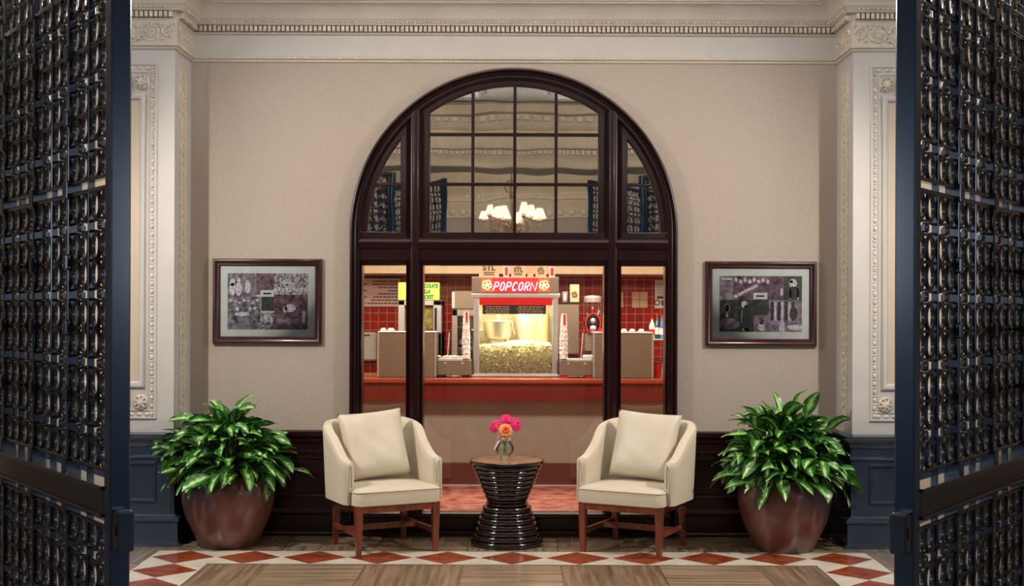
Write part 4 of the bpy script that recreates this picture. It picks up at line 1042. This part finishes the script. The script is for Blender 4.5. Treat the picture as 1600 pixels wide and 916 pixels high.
# --- behind counter, left: frozen drink dispenser with green sign
YD = 13.3; xa, xb = PX(622, YD), PX(690, YD)
g = thing('drink_dispenser', 'steel drink dispenser under the green lit sign', 'dispenser', ((xa+xb)/2, YD, 0)); h_ = (xb-xa)/2
b = MB()
z0, z1 = .0, PZ(470, YD)
b.box(-h_, -h_+.07, 0, .5, z0, z1, 0, .005); b.box(h_-.09, h_, 0, .5, z0, z1, 0, .005); b.box(-h_, h_, 0, .5, PZ(478, YD), z1, 0, .005); b.box(-h_, h_, 0, .5, z0, PZ(520, YD), 0, .005); b.box(-h_, h_, .3, .5, z0, z1)
b.build('housing', 'aluminium', g)
b = MB(); b.box(-h_+.06, h_-.08, .06, .2, PZ(518, YD), PZ(480, YD), 0, .02); b.build('drink_tank', 'frozen_yellow', g)
b = MB(); b.box(h_-.075, h_-.05, -.01, 0, z1-.55, z1-.08); b.build('door_seal', 'black', g)
g2 = thing('lit_sign', 'yellow green lit flavour sign left of the popcorn machine', 'sign', ((PX(622, YD)+PX(686, YD))/2, YD, z1)); h2 = (PX(686, YD)-PX(622, YD))/2
hs = PZ(442, YD)-z1; b = MB(); b.box(-h2, h2, 0, .12, .005, hs, 0, .004); b.build('light_box', 'green_sign', g2)
for i, t_ in enumerate(('CHOCOLATE', 'VANILLA', 'SPROCKET')):
    text_mesh('lettering', t_, .056, 'green_ink', g2, (-.025, -.003, hs*(.80-.31*i)), bold=.0022, ext=.002, sx=.68, align='LEFT')
# menu board and towel box on the back wall
YT = YS-.02
xa, xb = PX(556, YT), PX(625, YT); za, zb5 = PZ(480, YT), PZ(436, YT)
g = thing('menu_board', 'pale menu board with dark red text at far left', 'menu board', ((xa+xb)/2, YT, za)); h_ = (xb-xa)/2; hh = zb5-za
b = MB(); b.box(-h_, h_, -.01, .018, 0, hh); b.build('board', 'kraft_red', g)
b = MB(); b.box(-h_-.01, h_+.02, -.012, .018, hh, hh+.05); b.build('board_frame', 'black', g)
b = MB(); random.seed(2)
for r_, fr_ in enumerate((.62, .62, .5, .28, .5, .62, .66, .80)):
    x = h_-.03; z = hh*(.90-.112*r_); e = h_-fr_*2*h_
    while x > e: w_ = random.uniform(.012, .04); b.box(max(e, x-w_), x, -.0125, -.010, z-.008, z+.008); x -= w_+.008
    if r_ in (1, 3, 5): b.box(-h_+.08, -h_+.13, -.0125, -.010, z-.008, z+.008)
b.build('menu_lettering', 'text_red', g)
g = thing('towel_dispenser', 'white towel dispenser on the red tiles, lower left', 'dispenser', (PX(575, YT), YT, PZ(564, YT)))
b = MB(); b.box(-.11, .11, -.12, .018, 0, .33, 0, .02); b.build('housing', 'white', g)
b = MB(); b.box(-.06, .04, -.124, -.118, .285, .305); b.build('label_strip', 'text_red', g)
# refrigerator with ice box
YR = 13.1; xa, xb = PX(706, YR), PX(760, YR); h_ = (xb-xa)/2
g = thing('drinks_cooler', 'steel bottle cooler with glass door left of popcorn machine', 'cooler', ((xa+xb)/2, YR, 0))
b = MB(); zt = PZ(484, YR); b.box(-h_, -h_+.06, 0, .5, 0, zt, 0, .005); b.box(h_-.06, h_, 0, .5, 0, zt, 0, .005); b.box(-h_, h_, 0, .5, zt-.07, zt, 0, .005); b.box(-h_, h_, .45, .5, 0, zt); b.box(-h_, h_, 0, .5, 0, .7)
b.build('housing', 'steel', g)
for zz in (.98, 1.24, 1.46):
    b = MB(); b.box(-h_+.05, h_-.05, .05, .45, zz-.008, zz); b.build('shelf', 'aluminium', g)
b = MB(); b.add([(-h_+.06, .02, .7), (h_-.06, .02, .7), (h_-.06, .02, zt-.07), (-h_+.06, .02, zt-.07)], [(0, 1, 2, 3)]); b.build('glass_door', 'glass', g)
for zz, hb in ((.98, .20), (1.24, .17), (.70, .2)):
    for k in range(3):
        t = thing('bottle', '%s dark bottle on the %s shelf of the bottle cooler' % (('leftmost', 'middle', 'rightmost')[k], {.98: 'middle', 1.24: 'top', .70: 'bottom'}[zz]), 'bottle', ((xa+xb)/2-h_+.10+.075*k, YR+.12, zz), 0, 'bottles in the cooler')
        b = MB(); b.lathe([(0, 0), (.026, 0), (.027, hb*.6), (.010, hb*.78), (.010, hb), (0, hb)], n=14); b.build('bottle_body', 'bottle_dark', t, True)
        b = MB(); b.lathe([(.0275, hb*.2), (.0278, hb*.5)], n=14); b.build('bottle_label', 'bottle_blue' if k % 2 else 'cup', t, True)
b = MB(); b.box(-h_+.0, h_, 0, .45, 0, PZ(452, YR)-zt-.02, 0, .012)
g = thing('ice_box', 'steel box standing on top of the bottle cooler', 'box', ((xa+xb)/2, YR, zt)); b.build('box_body', 'steel_matt', g)
b = MB(); b.box(-h_-.002, -h_+.035, -.012, 0, .01, PZ(452, YR)-zt-.03, 0, .006); b.build('edge_trim', 'aluminium', g)
# stick leaning left and right
for (pa, pb, lab) in ((697, 702, 'thin steel rod leaning behind the left steel bin'), (905, 911, 'thin steel rod leaning behind the right steel bin')):
    Y = 12.6; b = MB(); b.tube([(PX(pa, Y), Y, .885), (PX(pb, Y), Y+.02, PZ(520, Y))], .007, 6); tag(b.build('steel_rod', 'aluminium', None, True), lab, 'rod')
b = MB(); b.box(-2.8, 2.8, 12.45, 13.05, 0, .88); tag(b.build('work_bench', 'steel_matt'), 'low steel work bench behind the counter', 'bench')
# right side steel cabinet with bag and cup
YE = 13.06; xa, xb = PX(866, YE), PX(905, YE); h_ = (xb-xa)/2; zt = PZ(475, YE)
g = thing('ice_machine', 'tall plain steel unit right of the popcorn machine', 'steel unit', ((xa+xb)/2, YE, 0))
b = MB(); b.box(-h_, h_, 0, .4, PZ(553, YE), zt, 0, .005); b.build('housing', 'steel_matt', g)
b = MB(); b.box(-h_-.006, h_+.006, -.006, .41, zt, zt+.022, 0, .004); b.build('lid', 'black', g)
b = MB(); b.box(-h_, h_, .01, .4, 0, PZ(556, YE)); b.build('plinth', 'black', g)
stl_bag('small kraft paper bag on the plain steel unit', 890.5, 904.5, zt+.022, PZ(444, YE)-zt-.022, YE+.08, True)
t = thing('clear_cup', 'clear plastic cup beside the small paper bag', 'cup', (PX(883, YE), YE+.08, zt+.022))
b = MB(); b.lathe([(0, 0), (.026, 0), (.036, .11), (.034, .11), (.024, .004)], n=18); b.build('cup_body', 'aluminium', t, True)
b = MB(); b.box(-.012, .012, -.04, -.033, .02, .09); b.build('printed_mark', 'cup', t)
# coffee grinder
YG = 12.7; gx = PX(926, YG)
g = thing('coffee_grinder', 'coffee brewer with clear hopper and dark round front', 'coffee machine', (gx, YG, .88))
zz = lambda p: PZ(p, YG)-.88
b = MB(); b.lathe([(.02, zz(472)), (.085, zz(472)), (.09, zz(465)), (.07, zz(462)), (0, zz(461))], n=24); b.build('hopper_lid', 'aluminium', g, True)
b = MB(); b.lathe([(.075, zz(472)), (.075, zz(487)), (.05, zz(494))], n=24); b.build('hopper', 'vase_glass', g, True)
b = MB(); b.lathe([(0, .09), (.05, .085), (.085, .05), (.095, 0), (.08, -.06), (0, -.07)], (0, 0, zz(505)), 24, 0, 'y'); b.build('grinder_head', 'black', g, True)
b = MB(); b.tube([(.075*cos(a), -.092, zz(505)+.10*sin(a)) for a in [2*PI*k/20 for k in range(20)]], .008, 6, 0, True); b.build('head_ring', 'red', g, True)
b = MB(); b.ball((0, -.09, zz(501)), (.028, .02, .03), 0, 12, 8); b.ball((-.0, -.095, zz(513)), (.036, .02, .034), 0, 12, 8); b.build('dial', 'aluminium', g, 'all')
b = MB(); b.box(-.075, .075, -.02, .12, zz(551), zz(520), 0, .02); b.box(-.09, .09, -.05, .14, 0, .03, 0, .01); b.build('grinder_body', 'steel', g)
b = MB(); b.box(-.09, .09, -.06, .15, .03, zz(551), 0, .006); b.build('drip_base', 'black', g)
# right edge: poster, bottles, canister
YQ = YS-.01; xa, xb = PX(1023, YQ), PX(1041, YQ); za = PZ(481, YQ); zb5 = PZ(437, YQ); h_ = (xb-xa)/2; hh = zb5-za
g = thing('poster', 'white printed notice on the tiles at far right', 'poster', ((xa+xb)/2, YQ, za))
b = MB(); b.box(-h_, h_, -.006, .008, 0, hh); b.build('sheet', 'cup', g)
b = MB(); b.box(-h_*.6, h_*.7, -.0085, -.006, hh*.34, hh*.42); b.tube([(-.04+.03*cos(a), -.0075, hh*.2+.03*sin(a)) for a in [2*PI*k/12 for k in range(12)]], .006, 5, 0, True); b.box(.01, .07, -.0085, -.006, hh*.1, hh*.28)
for r_ in range(4): b.box(-h_*.6, h_*(.3+.1*(r_ % 2)), -.0085, -.006, hh*(.55+.1*r_), hh*(.56+.1*r_))
b.build('print', 'ink', g)
YK = 12.7
b = MB(); b.box(-.16, .22, -.12, .12, -.02, 0); b.box(-.16, -.145, .10, .12, 0, .30)
b2 = MB(); b2.box(-.16, .22, -.10, .12, 0, .012, 0, .003)
sh = thing('small_shelf', 'small steel shelf at the far right of the shop', 'shelf', (PX(1032, YK), YK, PZ(529, YK)-.012)); b2.build('shelf_board', 'aluminium', sh)
b3 = MB(); zl = .881-(PZ(529, YK)-.012); b3.box(-.16, -.146, .10, .12, zl, .0); b3.box(.20, .214, .10, .12, zl, .0); b3.box(-.16, -.146, -.09, -.076, zl, .0); b3.box(.20, .214, -.09, -.076, zl, .0); b3.build('leg', 'aluminium', sh)
sh.location.z = PZ(529, YK)-.012
for i, (px_, m1, hb) in enumerate(((1019, 'cup', .22), (1027, 'bottle_dark', .26), (1035, 'bottle_blue', .24))):
    t = thing('syrup_bottle', ('pale syrup bottle on the small shelf', 'dark syrup bottle on the small shelf', 'blue labelled syrup bottle on the small shelf')[i], 'bottle', (PX(px_, YK), YK, PZ(529, YK)))
    b = MB(); b.lathe([(0, 0), (.028, 0), (.03, hb*.62), (.012, hb*.8), (.011, hb*.93), (.0, hb*.93)], n=16); b.build('bottle_body', m1, t, True)
    b = MB(); b.lathe([(.014, hb*.9), (.014, hb), (0, hb)], n=12); b.build('cap', 'red', t, True)
    b = MB(); b.lathe([(.0305, hb*.18), (.0308, hb*.45)], n=16); b.build('bottle_label', 'cup' if i else 'red', t, True)
YL = 11.75
t = thing('red_canister', 'dark red cup on the counter at far right', 'cup', (PX(1027, YL), YL, ZT))
b = MB(); b.lathe([(0, 0), (.032, 0), (.038, .14), (.036, .14), (.03, .01)], n=20); b.build('cup_body', 'red', t, True)
b = MB(); b.lathe([(.039, .135), (.04, .145), (.03, .15), (0, .15)], n=20); b.build('rim', 'ink', t, True)
t = thing('sugar_jar', 'white jar on the counter at the far right edge', 'jar', (PX(1040, YL), YL, ZT))
b = MB(); b.lathe([(0, 0), (.035, 0), (.04, .06), (.03, .12), (0, .12)], n=20); b.build('jar_body', 'white', t, True)
b = MB(); b.lathe([(.031, .115), (.032, .14), (.02, .15), (0, .15)], n=20); b.build('lid', 'aluminium', t, True)
